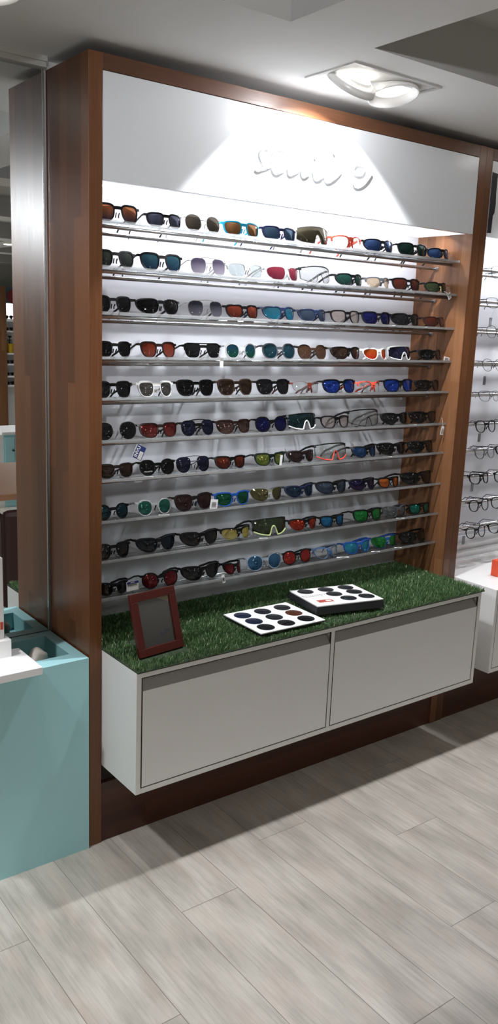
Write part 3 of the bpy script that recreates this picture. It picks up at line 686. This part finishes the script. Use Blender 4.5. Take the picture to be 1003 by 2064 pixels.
        if kn:
            cm = mat('nose_' + kn, {'whitenose': 'efefec', 'coralnose': 'e8503c', 'limenose': 'd8e6a0', 'bignose': 'ededea'}[kn], .4)
            R = MB(); R.tube([P(-w * .96 + 2 * w * .96 * i / 40, zb(-w * .96 + 2 * w * .96 * i / 40) - .001, -.001) for i in range(41)], .0026 if kn != 'bignose' else .0018, 7); tag(R.build('lower_rim', cm, root, smooth=True), {'whitenose': 'white lower rim and nose arch', 'coralnose': 'coral red lower rim and nose arch', 'limenose': 'pale lime lower rim and nose arch', 'bignose': 'white nose arch'}[kn])
        else: F.tube([P(-w + 2 * w * i / n, zb(-w + 2 * w * i / n), 0) for i in range(n + 1)], .0014, 6)
    if style != 'shield' and any(o in opts for o in ('bignose', 'yellownose', 'bluenose')):
        cm = {'bignose': fm if frame in ('coral', 'redbrown') else mat('nose_white', 'ebebe6', .4), 'yellownose': mat('nose_yellow', 'c9c48a', .4), 'bluenose': mat('nose_blue', '3f7fd0', .35)}[next(o for o in ('bignose', 'yellownose', 'bluenose') if o in opts)]
        R = MB()
        for s in (1, -1): R.tube([P(s * .003, lh * .74, .002), P(s * .007, lh * .45, .003), P(s * .013, lh * .12, .006)], .0042, 7, flat=(.8, 1), r1=.003)
        tag(R.build('nose_piece', cm, root, smooth=True), 'coloured nose piece')
    F.build('frame', fm, root, smooth=False, bevel=.0006 if 'metal' not in opts and rim >= 1 else 0)
    th = .0085 if style in ('wrap', 'shield') else .0065
    if style == 'way': th = .0075
    if 'metal' in opts or rim < 1: th = .0032
    for s in (1, -1):
        x0, y0, z0 = P(s * (W / 2 - .0015), hz, 0)
        T = MB(); pts = [(x0, y0 - .001, hz), (x0 - s * .001, y0 + depth * .12, hz - .001), (x0 - s * .003, y0 + depth * .40, hz - .013), (x0 - s * .0055, y0 + depth * .66, hz - .030)] if hook is True else [(x0, y0 - .001, hz), (x0 - s * .001, y0 + depth * .2, hz - .001), (x0 - s * .003, y0 + depth * .45, hz - .004), (x0 - s * .0055, y0 + depth * .68, hz - .009)]
        if hook is True: pts += [(x0 - s * .008, y0 + depth * .80, hz - .038), (x0 - s * .010, y0 + depth * .90, hz - .050), (x0 - s * .012, y0 + depth * .97, hz - .064)]
        else: pts += [(x0 - s * .008, y0 + depth * .84, hz - .009), (x0 - s * .010, y0 + depth * .96, hz - .026), (x0 - s * .011, y0 + depth, hz - .036)]
        T.tube(pts, 1, 6, flat=(.0014 if th < .005 else .0018, th / 2))
        tmat = fm
        if 'bluetip' in opts: tmat = mat('tip_blue', '2a56a8', .35)
        T.build('temple', tmat, root, smooth=True)
    return root

GL = [
(1,0.133,0.153,'way','navyblack','purporange','glossy black','purple and orange mirrored',''),
(1,0.299,0.133,'rect','black','bluegrey','matte black','violet grey',''),
(1,0.440,0.141,'round','silver','browngrey','thin silver round','greyish brown','metal'),
(1,0.598,0.156,'rect','turq','orangemir','turquoise blue','orange gold mirrored',''),
(1,0.758,0.156,'rect','indigo','bluesoft','indigo blue','soft blue mirrored',''),
(1,0.918,0.157,'shield','silverw','olive','silver shield','olive bronze mirrored','half'),
(1,1.079,0.155,'wrap','coral','clearl','coral red half-rim','clear','half bignose'),
(1,1.243,0.167,'wrap','navyblack','bluemir','dark navy wraparound','blue mirrored',''),
(1,1.416,0.170,'rect','black','greendark','black','dark green',''),
(1,1.576,0.141,'wrap','black','bluemir','black wraparound','bright blue mirrored',''),
(2,0.130,0.142,'way','black','greendk2','shiny black','dark grey green',''),
(2,0.290,0.158,'way','black','tealblue','matte black','teal blue',''),
(2,0.465,0.143,'avi','silver','gradgrey','thin silver double-bar','purple grey graduated','metal double'),
(2,0.619,0.156,'rect','silverw','pale','pale silver half-rim','pale clear','half'),
(2,0.786,0.151,'wrap','clearf','crimson','rimless','crimson mirrored','rimless bignose'),
(2,0.937,0.144,'shield','blackw','clearl','black and white shield','clear',''),
(2,1.104,0.150,'wrap','black','greendark','black wraparound','dark green',''),
(2,1.250,0.132,'wrap','grey','tan','grey half-rim','light tan','half'),
(2,1.399,0.159,'rect','black','brownred','black','brownish red',''),
(2,1.576,0.139,'wrap','black','olivegreen','black wraparound','olive green','yellownose'),
(3,0.123,0.142,'way','black','black','glossy black','black',''),
(3,0.288,0.168,'wrap','black','black','large black wraparound','black',''),
(3,0.460,0.144,'avi','silver','blackgrad','thin silver double-bar aviator','black graduated','metal double'),
(3,0.613,0.147,'rect','black','redbrown','black','reddish brown mirrored',''),
(3,0.777,0.157,'wrap','navy','cyan','dark navy','cyan mirrored',''),
(3,0.932,0.145,'wrap','navy','greyblue','navy blue','greyish blue',''),
(3,1.085,0.152,'rect','black','clearpink','black','clear pinkish',''),
(3,1.245,0.161,'rect','navyblack','deepblue','dark navy','deep blue mirrored',''),
(3,1.416,0.167,'wrap','black','dkgrey','black sporty','dark grey',''),
(3,1.580,0.132,'wrap','brown','brownred','dark brown','brownish red',''),
(4,0.130,0.128,'way','black','black','black','black',''),
(4,0.286,0.137,'way','brown','redorange','dark brown','red and orange mirrored',''),
(4,0.452,0.153,'flat','black','dkgrey','black flat-browed','dark smoke','half'),
(4,0.605,0.136,'round','clearw','greenblue','clear crystal','green and blue mirrored',''),
(4,0.775,0.152,'round','grey','teal','smoky grey','teal mirrored',''),
(4,0.928,0.145,'round','tort','brownmir','grey round','copper brown mirrored',''),
(4,1.106,0.158,'wrap','black','brown','black wraparound','brown',''),
(4,1.260,0.142,'wrap','white','fire','white wraparound','fiery red mirrored',''),
(4,1.399,0.126,'shield','white','navyl','white shield','dark navy','bignose'),
(4,1.576,0.140,'wrap','black','black','black','black',''),
(5,0.123,0.143,'way','black','dkgrey','black','dark grey',''),
(5,0.277,0.140,'way','white','silver','thick white','silver mirrored',''),
(5,0.429,0.156,'way','black','black','black browline','black',''),
(5,0.593,0.162,'way','tort','brown','tortoiseshell brown','brown',''),
(5,0.756,0.157,'way','black','dkgrey','slim black','dark grey',''),
(5,0.917,0.135,'wrap','redbrown','clearl','rimless reddish brown','clear','rimless bignose'),
(5,1.076,0.175,'rect','black','vivblue','black','vivid blue mirrored',''),
(5,1.239,0.133,'wrap','coral','clearl','coral red','clear','bignose half'),
(5,1.395,0.171,'rect','black','vivblue','black','dark blue mirrored',''),
(5,1.570,0.152,'wrap','black','blackbrown','black','blackish brown',''),
(6,0.133,0.158,'round','silver','dkgrey','silver round metal','dark grey','metal'),
(6,0.293,0.151,'rect','brown','redpink','dark brown rectangular','red and pink mirrored',''),
(6,0.442,0.140,'avi','black','navyl','black double-bridge aviator','navy blue','double'),
(6,0.594,0.154,'rect','brown','brownpink','dark brown','rosy brown mirrored',''),
(6,0.751,0.152,'round','black','deepblue','black round','deep blue',''),
(6,0.914,0.141,'shield','black','tealdk','black shield','dark teal','whitenose'),
(6,1.064,0.149,'rect','black','clearpink','black rectangular','clear pinkish',''),
(6,1.229,0.169,'shield','black','clearl','large black shield','clear',''),
(6,1.396,0.158,'wrap','black','dkgrey','black','smoke grey',''),
(6,1.563,0.166,'wrap','black','blackbrown','big black','dark brown',''),
(7,0.138,0.139,'rect','brownblack','brown','brownish black rectangular','dark brown',''),
(7,0.285,0.136,'round','black','black','black clubmaster','black polarised','logo'),
(7,0.426,0.140,'avi','darkmetal','navyl','thin dark metal pilot','navy blue','metal double'),
(7,0.585,0.136,'rect','black','redbrown','black','reddish brown mirrored',''),
(7,0.757,0.141,'rect','greenblack','yellowgreen','dark green','yellowish green mirrored',''),
(7,0.911,0.139,'wrap','brownblack','plum','brownish black sporty','plum brown',''),
(7,1.064,0.160,'shield','black','clearl','black and coral shield','clear','coralnose'),
(7,1.234,0.138,'wrap','black','blue','black','blue mirrored',''),
(7,1.392,0.171,'wrap','black','black','black','black',''),
(7,1.564,0.165,'wrap','black','black','black','black',''),
(8,0.125,0.122,'round','black','teald','black round','dark teal',''),
(8,0.277,0.139,'round','clearw','greenteal','clear crystal','green mirrored',''),
(8,0.433,0.165,'way','brownblack','maroon','brownish black','maroon brown',''),
(8,0.598,0.158,'rect','blue','greenm','royal blue','emerald green mirrored',''),
(8,0.759,0.154,'wrap','olivef','goldolive','rimless','olive gold mirrored','rimless'),
(8,0.913,0.147,'wrap','navy','bluegr2','navy oval wraparound','greyish blue',''),
(8,1.074,0.167,'wrap','black','greyblue','black','greyish blue',''),
(8,1.237,0.151,'wrap','navyblack','deeppurp','dark navy','deep blue and violet',''),
(8,1.379,0.125,'rect','black','orange','black','orange mirrored',''),
(8,1.550,0.192,'wrap','black','black','black','black',''),
(9,0.126,0.137,'way','black','dkgrey','black','dark grey',''),
(9,0.296,0.165,'wrap','navyblack','bluebk','large bluish black wraparound','bluish black',''),
(9,0.467,0.167,'wrap','black','dkgrey','black wraparound','dark grey',''),
(9,0.627,0.145,'wrap','black','yellow','black half-rim','yellow','half'),
(9,0.781,0.155,'shield','lime','olivedk','black and lime shield','dark olive','limenose'),
(9,0.937,0.149,'wrap','black','red','black half-rim','red mirrored','half'),
(9,1.081,0.131,'rect','black','cyanblue','black','cyan blue mirrored',''),
(9,1.272,0.164,'rect','black','greenviv','black','bright green mirrored',''),
(9,1.437,0.147,'wrap','grey','greymir','dark grey','silver grey mirrored',''),
(9,1.580,0.132,'rect','black','tealgreen','black','teal green mirrored',''),
(10,0.131,0.130,'wrap','navyblack','black','bluish black','black',''),
(10,0.306,0.146,'round','black','maroonred','black round','maroon red',''),
(10,0.479,0.174,'wrap','black','dkgrey','black wraparound','dark grey',''),
(10,0.615,0.089,'wrap','black','maroonred','small black','dark red',''),
(10,0.747,0.165,'round','clearbl','bluemir2','clear bluish round','blue mirrored',''),
(10,0.905,0.144,'round','black','redm','black round','red mirrored',''),
(10,1.064,0.140,'wrap','bluecl','clearl','clear blue','clear','bluenose'),
(10,1.226,0.154,'rect','blue','cyanm','blue','cyan mirrored',''),
(10,1.389,0.154,'wrap','blue','greenviv','rimless','green mirrored','rimless bluetip'),
(10,1.558,0.176,'wrap','black','black','black','black',''),
]
cnt = {}
for (row, xc, wd, style, fr, le, fw_, lw_, op) in GL:
    i = cnt.get(row, 0); cnt[row] = i + 1
    rows_ = ORD[row - 1] + ' shelf down' if row < 10 else 'lowest shelf'
    pos = ORD[i] + ' from left' if i < 5 else (('rightmost' if i == 9 else ORD[9 - i] + ' from right'))
    lab = '%s sunglasses, %s lenses, %s, %s' % (fw_, lw_, pos, rows_)
    rnd = random.Random(row * 31 + i)
    make_glasses(wd, style, fr, le, op, 'sunglasses', lab, 'sunglasses', 'sunglasses on the ' + (ORD[row - 1] + ' shelf down' if row < 10 else 'lowest shelf'), (xc, .0735 + rnd.uniform(-.003, .004), ROWZ[row - 1] + .0008), rz=math.radians(rnd.uniform(-3, 2)))

# ------------------------------------------------------------------ price tags and label cards
def price_tag(loc, w, h, rot, label, string=None, bars=True, flat=False):
    t = thing('price_tag', label, 'price tag', loc, 'white price tags on the sunglasses', rot=rot)
    m = MB(); m.box(-w / 2, w / 2, -.0004, .0004, -h, 0); m.build('card', PAPER, t)
    if bars:
        m = MB(); rr = random.Random(int(loc[0] * 1000)); z = -h * .3
        while z > -h * .85: m.box(-w * .32, w * .32, -.0009, -.0004, z - .0008, z); z -= rr.uniform(.0016, .003)
        m.build('barcode', INK, t)
    if string:
        m = MB(); m.tube([(0, 0, -.002), tuple(p * .5 + q for p, q in zip(string, (0, -.001, 0))), string], .0006, 5); m.build('string', STR, t)
    return t
R_ = math.radians
price_tag((.507, .0535, ROWZ[3] + .003), .014, .030, (0, 0, 0), 'plain white price tag hanging over the edge of the fourth shelf down', (-.008, .012, .016), False)
price_tag((.540, .0530, ROWZ[9] + .016), .012, .030, (0, R_(-14), 0), 'small white barcode tag hanging on a string below the lowest shelf, in the middle', (-.01, .012, .02))
price_tag((1.634, .0500, ROWZ[5] - .010), .017, .036, (0, R_(12), 0), 'white barcode tag on a string at the sixth shelf end, by the inner wood panel', (-.004, .014, .034))
price_tag((1.600, .0530, ROWZ[1] + .004), .018, .024, (0, R_(-32), 0), 'tilted white tag hanging from the second shelf end, by the wood panel', (-.006, .014, .012))
price_tag((1.628, .0560, ROWZ[3] + .018), .034, .016, (0, R_(10), 0), 'white tag standing at the end of the fourth shelf down', None)
price_tag((.783, .0560, ROWZ[6] + .040), .011, .038, (0, R_(4), 0), 'upright narrow white tag between green and plum sunglasses, seventh shelf down', None, False)
price_tag((.498, .0565, ROWZ[7] + .036), .030, .032, (0, R_(8), 0), 'white barcode label in front of the green-lensed blue sunglasses, eighth shelf down', None)
def flap(loc, l, w, rz, label):
    t = thing('security_strip', label, 'security strip', loc, 'white security strips on the shelves', rot=(0, 0, rz))
    m = MB(); m.v += [(-l / 2, -w / 2, .0), (l / 2, -w / 2, .0), (l / 2, w / 2, .0), (-l / 2, w / 2, .0), (-l / 2, -w / 2, .0012), (l / 2, -w / 2, .0012), (l / 2, w / 2, .0012), (-l / 2, w / 2, .0012)]
    for q in ((0, 3, 2, 1), (4, 5, 6, 7), (0, 1, 5, 4), (1, 2, 6, 5), (2, 3, 7, 6), (3, 0, 4, 7)): m.f.append(q); m.mi.append(0)
    m.build('strip', PAPER, t)
for (x, row, l) in ((.82, 3, .040), (1.29, 3, .040), (1.47, 3, .044), (.83, 4, .045), (1.14, 5, .022), (1.46, 6, .030), (1.33, 7, .036), (.72, 9, .03), (1.43, 9, .034), (1.12, 10, .05), (1.30, 10, .036), (1.43, 10, .030), (.24, 7, .03), (.30, 8, .035)):
    row_t = ORD[row - 1] + ' shelf down' if row < 10 else 'lowest shelf'
    near = min((g for g in GL if g[0] == row), key=lambda g: abs(g[1] - g[2] / 2 - x))
    flap((x, .0600, ROWZ[row - 1] + .0006), l, .009, R_(-20), 'white security strip lying beside the %s sunglasses, %s' % (near[6], row_t))
BLUE = mat('card_blue', '22346e', .5)
def blue_card(loc, rot, w, h, label, word, vertical, string):
    t = thing('brand_tag', label, 'brand tag', loc, rot=rot)
    m = MB(); m.box(-w / 2, w / 2, -.0004, .0004, -h / 2, h / 2); m.build('card', PAPER, t)
    m = MB(); m.box(-w / 2, w / 2, -.0009, -.0004, -h / 2 if vertical else -h / 2, h / 2) if False else m.box(-w / 2 + .002, w / 2 - .0, -.0009, -.0004, h * (-.5 if vertical else .22), h * .5)
    bp_ = m.build('blue_print', BLUE, t)
    if vertical:
        m = MB(); m.box(w * .05, w * .42, -.0013, -.0009, -h * .46, h * .12); st = m.build('price_sticker', PAPER, t)
        text_mesh('lettering', word, h * .36, PAPER, bp_, (-w * .20, -.0012, 0), (PI / 2, R_(-90), 0), bold=.0003)
        m = MB()
        for k in range(6): m.box(w * .10, w * .36, -.0016, -.0013, -h * .40 + k * h * .08, -h * .38 + k * h * .08)
        m.build('barcode', mat('grey_ink', '8a8a8a', .7), st)
    else:
        m = MB()
        for k in range(9): m.box(-w * .40 + k * w * .09, -w * .36 + k * w * .09, -.0013, -.0004, h * .04, h * .18)
        m.build('barcode', INK, t)
        text_mesh('lettering', word, h * .2, PAPER, bp_, (0, -.0012, h * .36), (PI / 2, 0, 0))
    if string:
        m = MB(); m.tube([(0, 0, h / 2 - .002), (-.002, .002, h / 2 + .02), (-.004, .01, h / 2 + .045)], .0005, 5); m.build('string', mat('dark_thread', '3a3a3a', .7), t)
    return t
blue_card((.199, .0515, 1.287), (0, R_(26), 0), .036, .044, 'blue and white INVU brand tag hanging askew below the sixth shelf', 'INVU', True, True)
blue_card((.183, .0560, ROWZ[9] + .031), (0, R_(-2), 0), .044, .032, 'blue edged white barcode card standing on the lowest shelf', 'INVU', False, False)

# ------------------------------------------------------------------ the spectacles display to the side
nx1 = 3.45
nu = thing('display_unit', 'bright white wall display of clear spectacles beyond the wooden upright', 'display unit', (2.6, .14, 0))
bx(X2 + .0402, X3, 0, .299, 0, H).build('side_panel', WOOD, nu, bevel=.0012, world=True)
bx(nx1, nx1 + .04, 0, .299, 0, H).build('side_panel', WOOD, nu, bevel=.0012, world=True)
bx(X3, nx1, 0, .279, 2.3575, H).build('top_rail', WOODH, nu, bevel=.001, world=True)
bx(X3 + .0015, nx1 - .0015, .0005, .02, 2.0735, 2.356).build('header_panel', PANEL, nu, bevel=.001, world=True)
bx(X3, nx1, DB, .297, .2, 2.3575).build('back_panel', BACK, nu, world=True)
bx(X3, nx1, .004, .024, 0, .212).build('plinth', DARKW, nu, bevel=.001, world=True)
bx(X3 + .02, nx1 - .02, .10, .13, 2.0745, 2.0765).build('lamp_strip', emit('strip_on', 'f6f8ff', 4), nu, world=True)
bx(X3, nx1, .020, DB, 2.0765, 2.100).build('soffit', emit('glowing_soffit', 'f8f9ff', 1.1), nu, world=True)  # same added glow as the other soffit
m = MB()
edge = [(1.7362, 2.315), (1.772, 2.312), (1.771, 2.245), (1.775, 2.20), (1.772, 2.165), (1.764, 2.155), (1.762, 2.088), (1.7362, 2.086)]
b = len(m.v); m.v += [(x, .0003, z) for x, z in edge]; m.f.append(tuple(range(len(edge)))); m.mi.append(0)
m.build('header_print', mat('dark_print', '1b1b1d', .5), nu, world=True)
cabinet(1.737, 3.40, CY0, .281, CZ0 + .018, .664, [(1.757, 2.56), (2.582, 3.38)], 'white drawer cabinet floating under the spectacles display, orange box on top')
ob = thing('orange_box', 'orange-red box standing on the white cabinet under the spectacles display', 'box', (2.0, .02, .6645))
m = MB(); m.box(1.900, 2.06, -.100, -.062, .6648, .735); m.build('box_body', mat('orange_card', 'e0532f', .5), ob, bevel=.0015, world=True)
bx(1.9005, 2.0595, -.1008, -.1002, .670, .684).build('pale_band', mat('pale_orange', 'f0b8a0', .5), ob, world=True)
sl = thing('slatted_tray', 'stepped white slats behind the white cabinet top, under the spectacles', 'tray', (2.5, .2, .6645))
for k in range(4): bx(X3 + .004, 3.40, .130 + k * .038, .130 + k * .038 + .030, .6648, .680 + k * .022).build('slat', WHITE2, sl, bevel=.001, world=True)
NZ = [1.9525, 1.827, 1.711, 1.5716, 1.438, 1.309, 1.1934, 1.0765, .9577, .836]
CL = clear('demo_lens', 'fafcfc', .12, .015)
for i, z in enumerate(NZ):
    rt = thing('spectacle_rail', 'pair of steel rods holding clear spectacles, ' + ORD[i] + ' rail down', 'rail', (X3, .08, z), 'steel rails of the spectacles display')
    m = MB(); m.tube([(X3 + .001, .085, z), (nx1 - .001, .085, z)], .0055, 10); m.build('front_rod', STEEL, rt, smooth=True, world=True)
    m = MB(); m.tube([(X3 + .001, .165, z - .012), (nx1 - .001, .165, z - .012)], .0055, 10); m.build('rear_rod', STEEL, rt, smooth=True, world=True)
    rnd = random.Random(50 + i)
    for j, xc in enumerate((1.932 + rnd.uniform(-.006, .008), 2.090 + rnd.uniform(-.004, .006))):
        thin = i < 5
        st = 'round' if (i + j) % 3 != 1 else 'rect'
        fm = mat('spec_black', '16171a', .35) if (not thin or j == 1 and i % 2) else mat('spec_metal', '4c4c50', .3, .7)
        if i == 6: fm = mat('spec_grey', '6c6d70', .35) if j == 0 else mat('spec_black', '16171a', .35)
        zc = z + .0098 - {'round': .056, 'rect': .050}[st] * (.142 / .158) ** .6 * .80
        lab = '%s %s spectacles with clear lenses, %s along, %s rail down beyond the upright' % ('thin' if thin else 'black', 'round' if st == 'round' else 'squarish', ('first', 'second')[j], ORD[i])
        make_glasses(.142, st, fm, CL, 'metal' if thin else '', 'spectacles', lab, 'spectacles', 'spectacles on the ' + ORD[i] + ' rail down', (xc, .050, zc), rim=.8, depth=.145, hook=False)
        if (i + j) % 2 == 0:
            tz = z - .058 - rnd.uniform(0, .01)
            t = thing('security_tag', 'grey security tag hanging behind the %s spectacles, %s rail down' % (('first', 'second')[j], ORD[i]), 'security tag', (xc - .04 + rnd.uniform(-.03, .03), .20, tz), 'grey security tags behind the spectacles')
            bx(-.008, .008, -.002, .002, -.040, 0).build('tag_body', mat('tag_grey', '84868a', .5), t, bevel=.001)
            m = MB(); m.tube([(0, 0, -.002), (.002, -.01, .03), (.004, -.0345, z - tz - .012 + .004)], .0006, 5); m.build('string', STR, t)

# ------------------------------------------------------------------ the far side of the shop, seen in the mirror
fw = thing('display_unit', 'far white lit wall display of sunglasses seen in the mirror', 'display unit', (4.0, -9.1, 0))
fx0, fx1, fy = 3.50, 4.75, -9.0
bx(fx0, fx1, fy - .29, fy - .25, 0, 2.10).build('back_panel', mat('far_back', 'f4f4f4', .5), fw, world=True)
for a in (fx0 - .14, fx1): bx(a, a + .14, fy - .29, fy + .02, 0, 2.10).build('side_panel', WOODLIT, fw, world=True)
bx(fx0, fx1, fy - .29, fy, 1.88, 2.10).build('header_panel', mat('poster_teal', '4f6a72', .5), fw, world=True)
m = MB(); m.lathe([(.10, 0), (.10, .004)], n=24); hp = m.build('header_print', mat('poster_red', '7c2230', .5), fw); hp.rotation_euler = (-PI / 2, 0, 0); hp.location = (3.62 - 4.0, .1042, 1.97)
bx(fx0, fx1, fy - .249, fy - .245, 1.64, 1.875).build('lit_panel', emit('far_lit', 'ffffff', 2.2), fw, world=True)
fz = [1.66, 1.50, 1.19, 1.04, .87, .74]
for i, z in enumerate(fz):
    bx(fx0 - .06, fx1, fy - .245, fy + .0, z - .02, z).build('shelf', WHITE2, fw, world=True)
bx(2.2, 5.2, -9.299, -9.28, 2.10, 2.40).build('bulkhead', mat('bulk_grey', 'a5a59c', .8), fw, world=True)
for i, z in enumerate(fz):
    for j, x in enumerate((3.57, 3.72, 3.9)):
        if i == 2 and j < 1: continue
        make_glasses(.135, ('way', 'rect', 'round')[(i + j) % 3], 'black', 'black', '', 'sunglasses', 'black sunglasses on the far display in the mirror, %s shelf down, %s along' % (ORD[i], ORD[j]), 'sunglasses', 'sunglasses on the far display', (x, fy - .06, z + .0010), rz=PI, depth=.12, hook=False)
pp = thing('potted_plant', 'dark leafy plant in a yellow pot on the far display shelf seen in the mirror', 'plant', (3.585, fy - .10, 1.1905))
m = MB(); m.lathe([(.05, 0), (.062, .10), (.066, .13), (.058, .13), (.054, .11)], n=20); m.build('pot', mat('pot_yellow', 'c9a21c', .5), pp)
m = MB(); rr = random.Random(2)
for k in range(40):
    a, zz, l = rr.uniform(0, 2 * PI), rr.uniform(.10, .24), rr.uniform(.03, .07); d = Vector((math.cos(a), math.sin(a), rr.uniform(-.1, .6))).normalized(); s_ = Vector((-math.sin(a), math.cos(a), 0)) * .014
    p = Vector((0, 0, zz)); m.quad(p, p + d * l * .5 + s_, p + d * l, p + d * l * .5 - s_)
m.tube([(0, 0, .1), (0, 0, .24)], .006, 6); m.build('foliage', mat('dark_leaf', '16221a', .6), pp)
ac = thing('aqua_cabinet', 'pale aqua two-door cabinet with small dark knobs, seen in the mirror', 'cabinet', (1.9, -4.75, 0))
bx(1.70, 2.6, -4.95, -4.52, 0, .66).build('body', AQUA, ac, bevel=.002, world=True)
bx(1.68, 2.62, -4.97, -4.50, .66, .685).build('top_board', WHITE2, ac, bevel=.002, world=True)
bx(1.60, 1.70, -4.95, -4.52, 0, .66).build('side_panel', WHITE, ac, world=True)
for a in (1.71, 1.80):
    d = bx(a, a + .086, -4.519, -4.505, .05, .64).build('door', AQUA, ac, bevel=.001, world=True)
    m = MB(); m.lathe([(.010, 0), (.012, .012), (.008, .018)], n=12); kb = m.build('knob', mat('dark_knob', '1f3a36', .4), d); kb.rotation_euler = (-PI / 2, 0, 0); kb.location = ((a + (.070 if a < 1.75 else .016)) - 1.9, -4.505 + 4.75, .52)
tb = thing('consultation_table', 'brown wooden consultation table seen in the mirror', 'table', (1.25, -2.05, 0))
bx(.38, 2.0, -2.55, -1.55, .715, .75).build('table_top', wood('table_wood', 'a87a5c', '936549', horizontal=True), tb, bevel=.003, world=True)
for x in (.43, 1.92):
    for y in (-2.47, -1.63): bx(x - .03, x + .03, y - .03, y + .03, 0, .715).build('leg', mat('table_leg', '3a4042', .5), tb, bevel=.003, world=True)
ch = thing('tub_chair', 'dark brown leather tub chair tucked under the table, seen in the mirror', 'chair', (.83, -1.80, 0))
LEA = mat('brown_leather', '3a211f', .45)
m = MB(); m.box(-.24, .24, -.22, .22, .14, .44); m.build('seat', LEA, ch, bevel=.05)
m = MB(); m.box(-.29, -.235, -.25, .25, .10, .62); m.build('arm', LEA, ch, bevel=.025)
m = MB(); m.box(.235, .29, -.25, .25, .10, .62); m.build('arm', LEA, ch, bevel=.025)
m = MB(); m.box(-.29, .29, .215, .28, .10, .66); m.build('backrest', LEA, ch, bevel=.03)
for x in (-.22, .22):
    for y in (-.18, .2): m = MB(); m.tube([(x, y, 0), (x, y, .145)], .018, 8); m.build('leg', mat('dark_leg', '1c1210', .5), ch)

# ------------------------------------------------------------------ lamps
spot('lamp_header', (.76, LY - .0, 2.405), (.80, LY + .49, 2.405 - .87), 75, 104, .10, .022)
TP, TT = Vector((-1.475, -2.6, 2.33)), Vector((.66, 0, 1.86))
TD = (TT - TP).normalized()
ts = thing('fill_spotlight', 'white fill spotlight added on the ceiling beam, turned towards the lettered header', 'ceiling light', (TP.x, TP.y, CEIL))  # unseen spotlight added to brighten the header
m = MB(); m.lathe([(.045, -.012), (.05, 0)], n=20); m.build('base', REFL, ts)
m = MB(); m.tube([(0, 0, -.012), (0, 0, TP.z - CEIL + .02)], .010, 8); m.build('arm', REFL, ts)
m = MB(); m.tube([Vector((0, 0, TP.z - CEIL)) - TD * .07, Vector((0, 0, TP.z - CEIL)) + TD * .05], .034, 18); m.build('lamp_head', REFL, ts, smooth=False)
m = MB(); m.tube([Vector((0, 0, TP.z - CEIL)) + TD * .0502, Vector((0, 0, TP.z - CEIL)) + TD * .053], .029, 18); m.build('lamp_face', emit('lamp_on', 'fffaf4', 7), ts)
spot('lamp_fill_header', TP + TD * .09, TT, 118, 38, .6, .03)  # fill light of the added spotlight
spot('lamp_header_spill', (.76, LY - .02, 2.40), (.80, LY + .49, 1.6), 10, 172, .3, .03)
spot('lamp_floor_centre', (.925, LY, 2.40), (.95, -.62, 0), 10, 95, .8, .05)
spot('lamp_left', (-1.28, LY, 2.40), (-1.0, -.55, 0), 85, 166, .5, .045)
spot('lamp_plinth', (-.44, LY, 2.40), (-.95, -.75, 0), 52, 74, .6, .04)
spot('lamp_right', (2.05, LY, 2.40), (2.0, -.45, 0), 40, 110, .6, .05)
spot('lamp_right_header', (2.55, LY, 2.40), (2.55, .3, 1.5), 30, 100, .3, .03)
area('strip_lamp_sunglasses', ((W1 + X2) / 2, .115, 2.072), ((W1 + X2) / 2, .283, 1.72), 8.0, X2 - W1 - .06, .03, 'f6f7ff')
area('strip_lamp_spectacles', (2.55, .115, 2.072), (2.55, .283, 1.72), 6.5, 1.5, .03, 'f6f8ff')
# rest of the shop: more downlights, each a real glowing disc on the ceiling
k = 0
for x in (-1.475, .47, 2.415):
    for y in (-2.9, -4.5, -6.1, -7.7):
        t = thing('round_downlight', 'small round ceiling downlight over the shop floor', 'ceiling light', (x, y, CEIL), group='round downlights over the shop floor')
        m = MB(); m.lathe([(.055, -.004), (.062, -.006), (.066, -.002), (.066, .0)], n=20); m.build('rim', REFL, t)
        m = MB(); m.lathe([(.05, -.008), (.05, -.0065)], n=20); m.build('lamp_face', emit('lamp_shop', 'fffaf2', 70), t)
        spot('lamp_shop', (x, y, CEIL - .02), (x, y, 0), 5 if y > -3 else 62, 144, .4, .08)
        k += 1
w = bpy.data.worlds.new('World'); scene.world = w; w.use_nodes = True
w.node_tree.nodes['Background'].inputs[0].default_value = (.75, .8, .85, 1); w.node_tree.nodes['Background'].inputs[1].default_value = .05

# ------------------------------------------------------------------ camera
cam = bpy.data.cameras.new('camera'); co = bpy.data.objects.new('camera', cam); col.objects.link(co)
cam.sensor_fit = 'HORIZONTAL'; cam.sensor_width = 36; cam.lens = 1722.1 * 36 / 1003; cam.clip_start = .02
yaw, pitch, roll = .65233, -.213587, .0393795
f = Vector((math.sin(yaw) * math.cos(pitch), math.cos(yaw) * math.cos(pitch), math.sin(pitch)))
r = Vector((math.cos(yaw), -math.sin(yaw), 0)); u = r.cross(f)
r2 = math.cos(roll) * r + math.sin(roll) * u; u2 = -math.sin(roll) * r + math.cos(roll) * u
co.matrix_world = Matrix(((r2.x, u2.x, -f.x, -1.1389), (r2.y, u2.y, -f.y, -2.28176), (r2.z, u2.z, -f.z, 1.68717), (0, 0, 0, 1)))
scene.camera = co
scene.view_settings.view_transform = 'Standard'; scene.view_settings.look = 'None'; scene.view_settings.exposure = 0
scene.cycles.max_bounces = 8; scene.cycles.transparent_max_bounces = 24; scene.cycles.use_denoising = True
scene.cycles.caustics_reflective = False; scene.cycles.caustics_refractive = False
scene.cycles.sample_clamp_indirect = 14
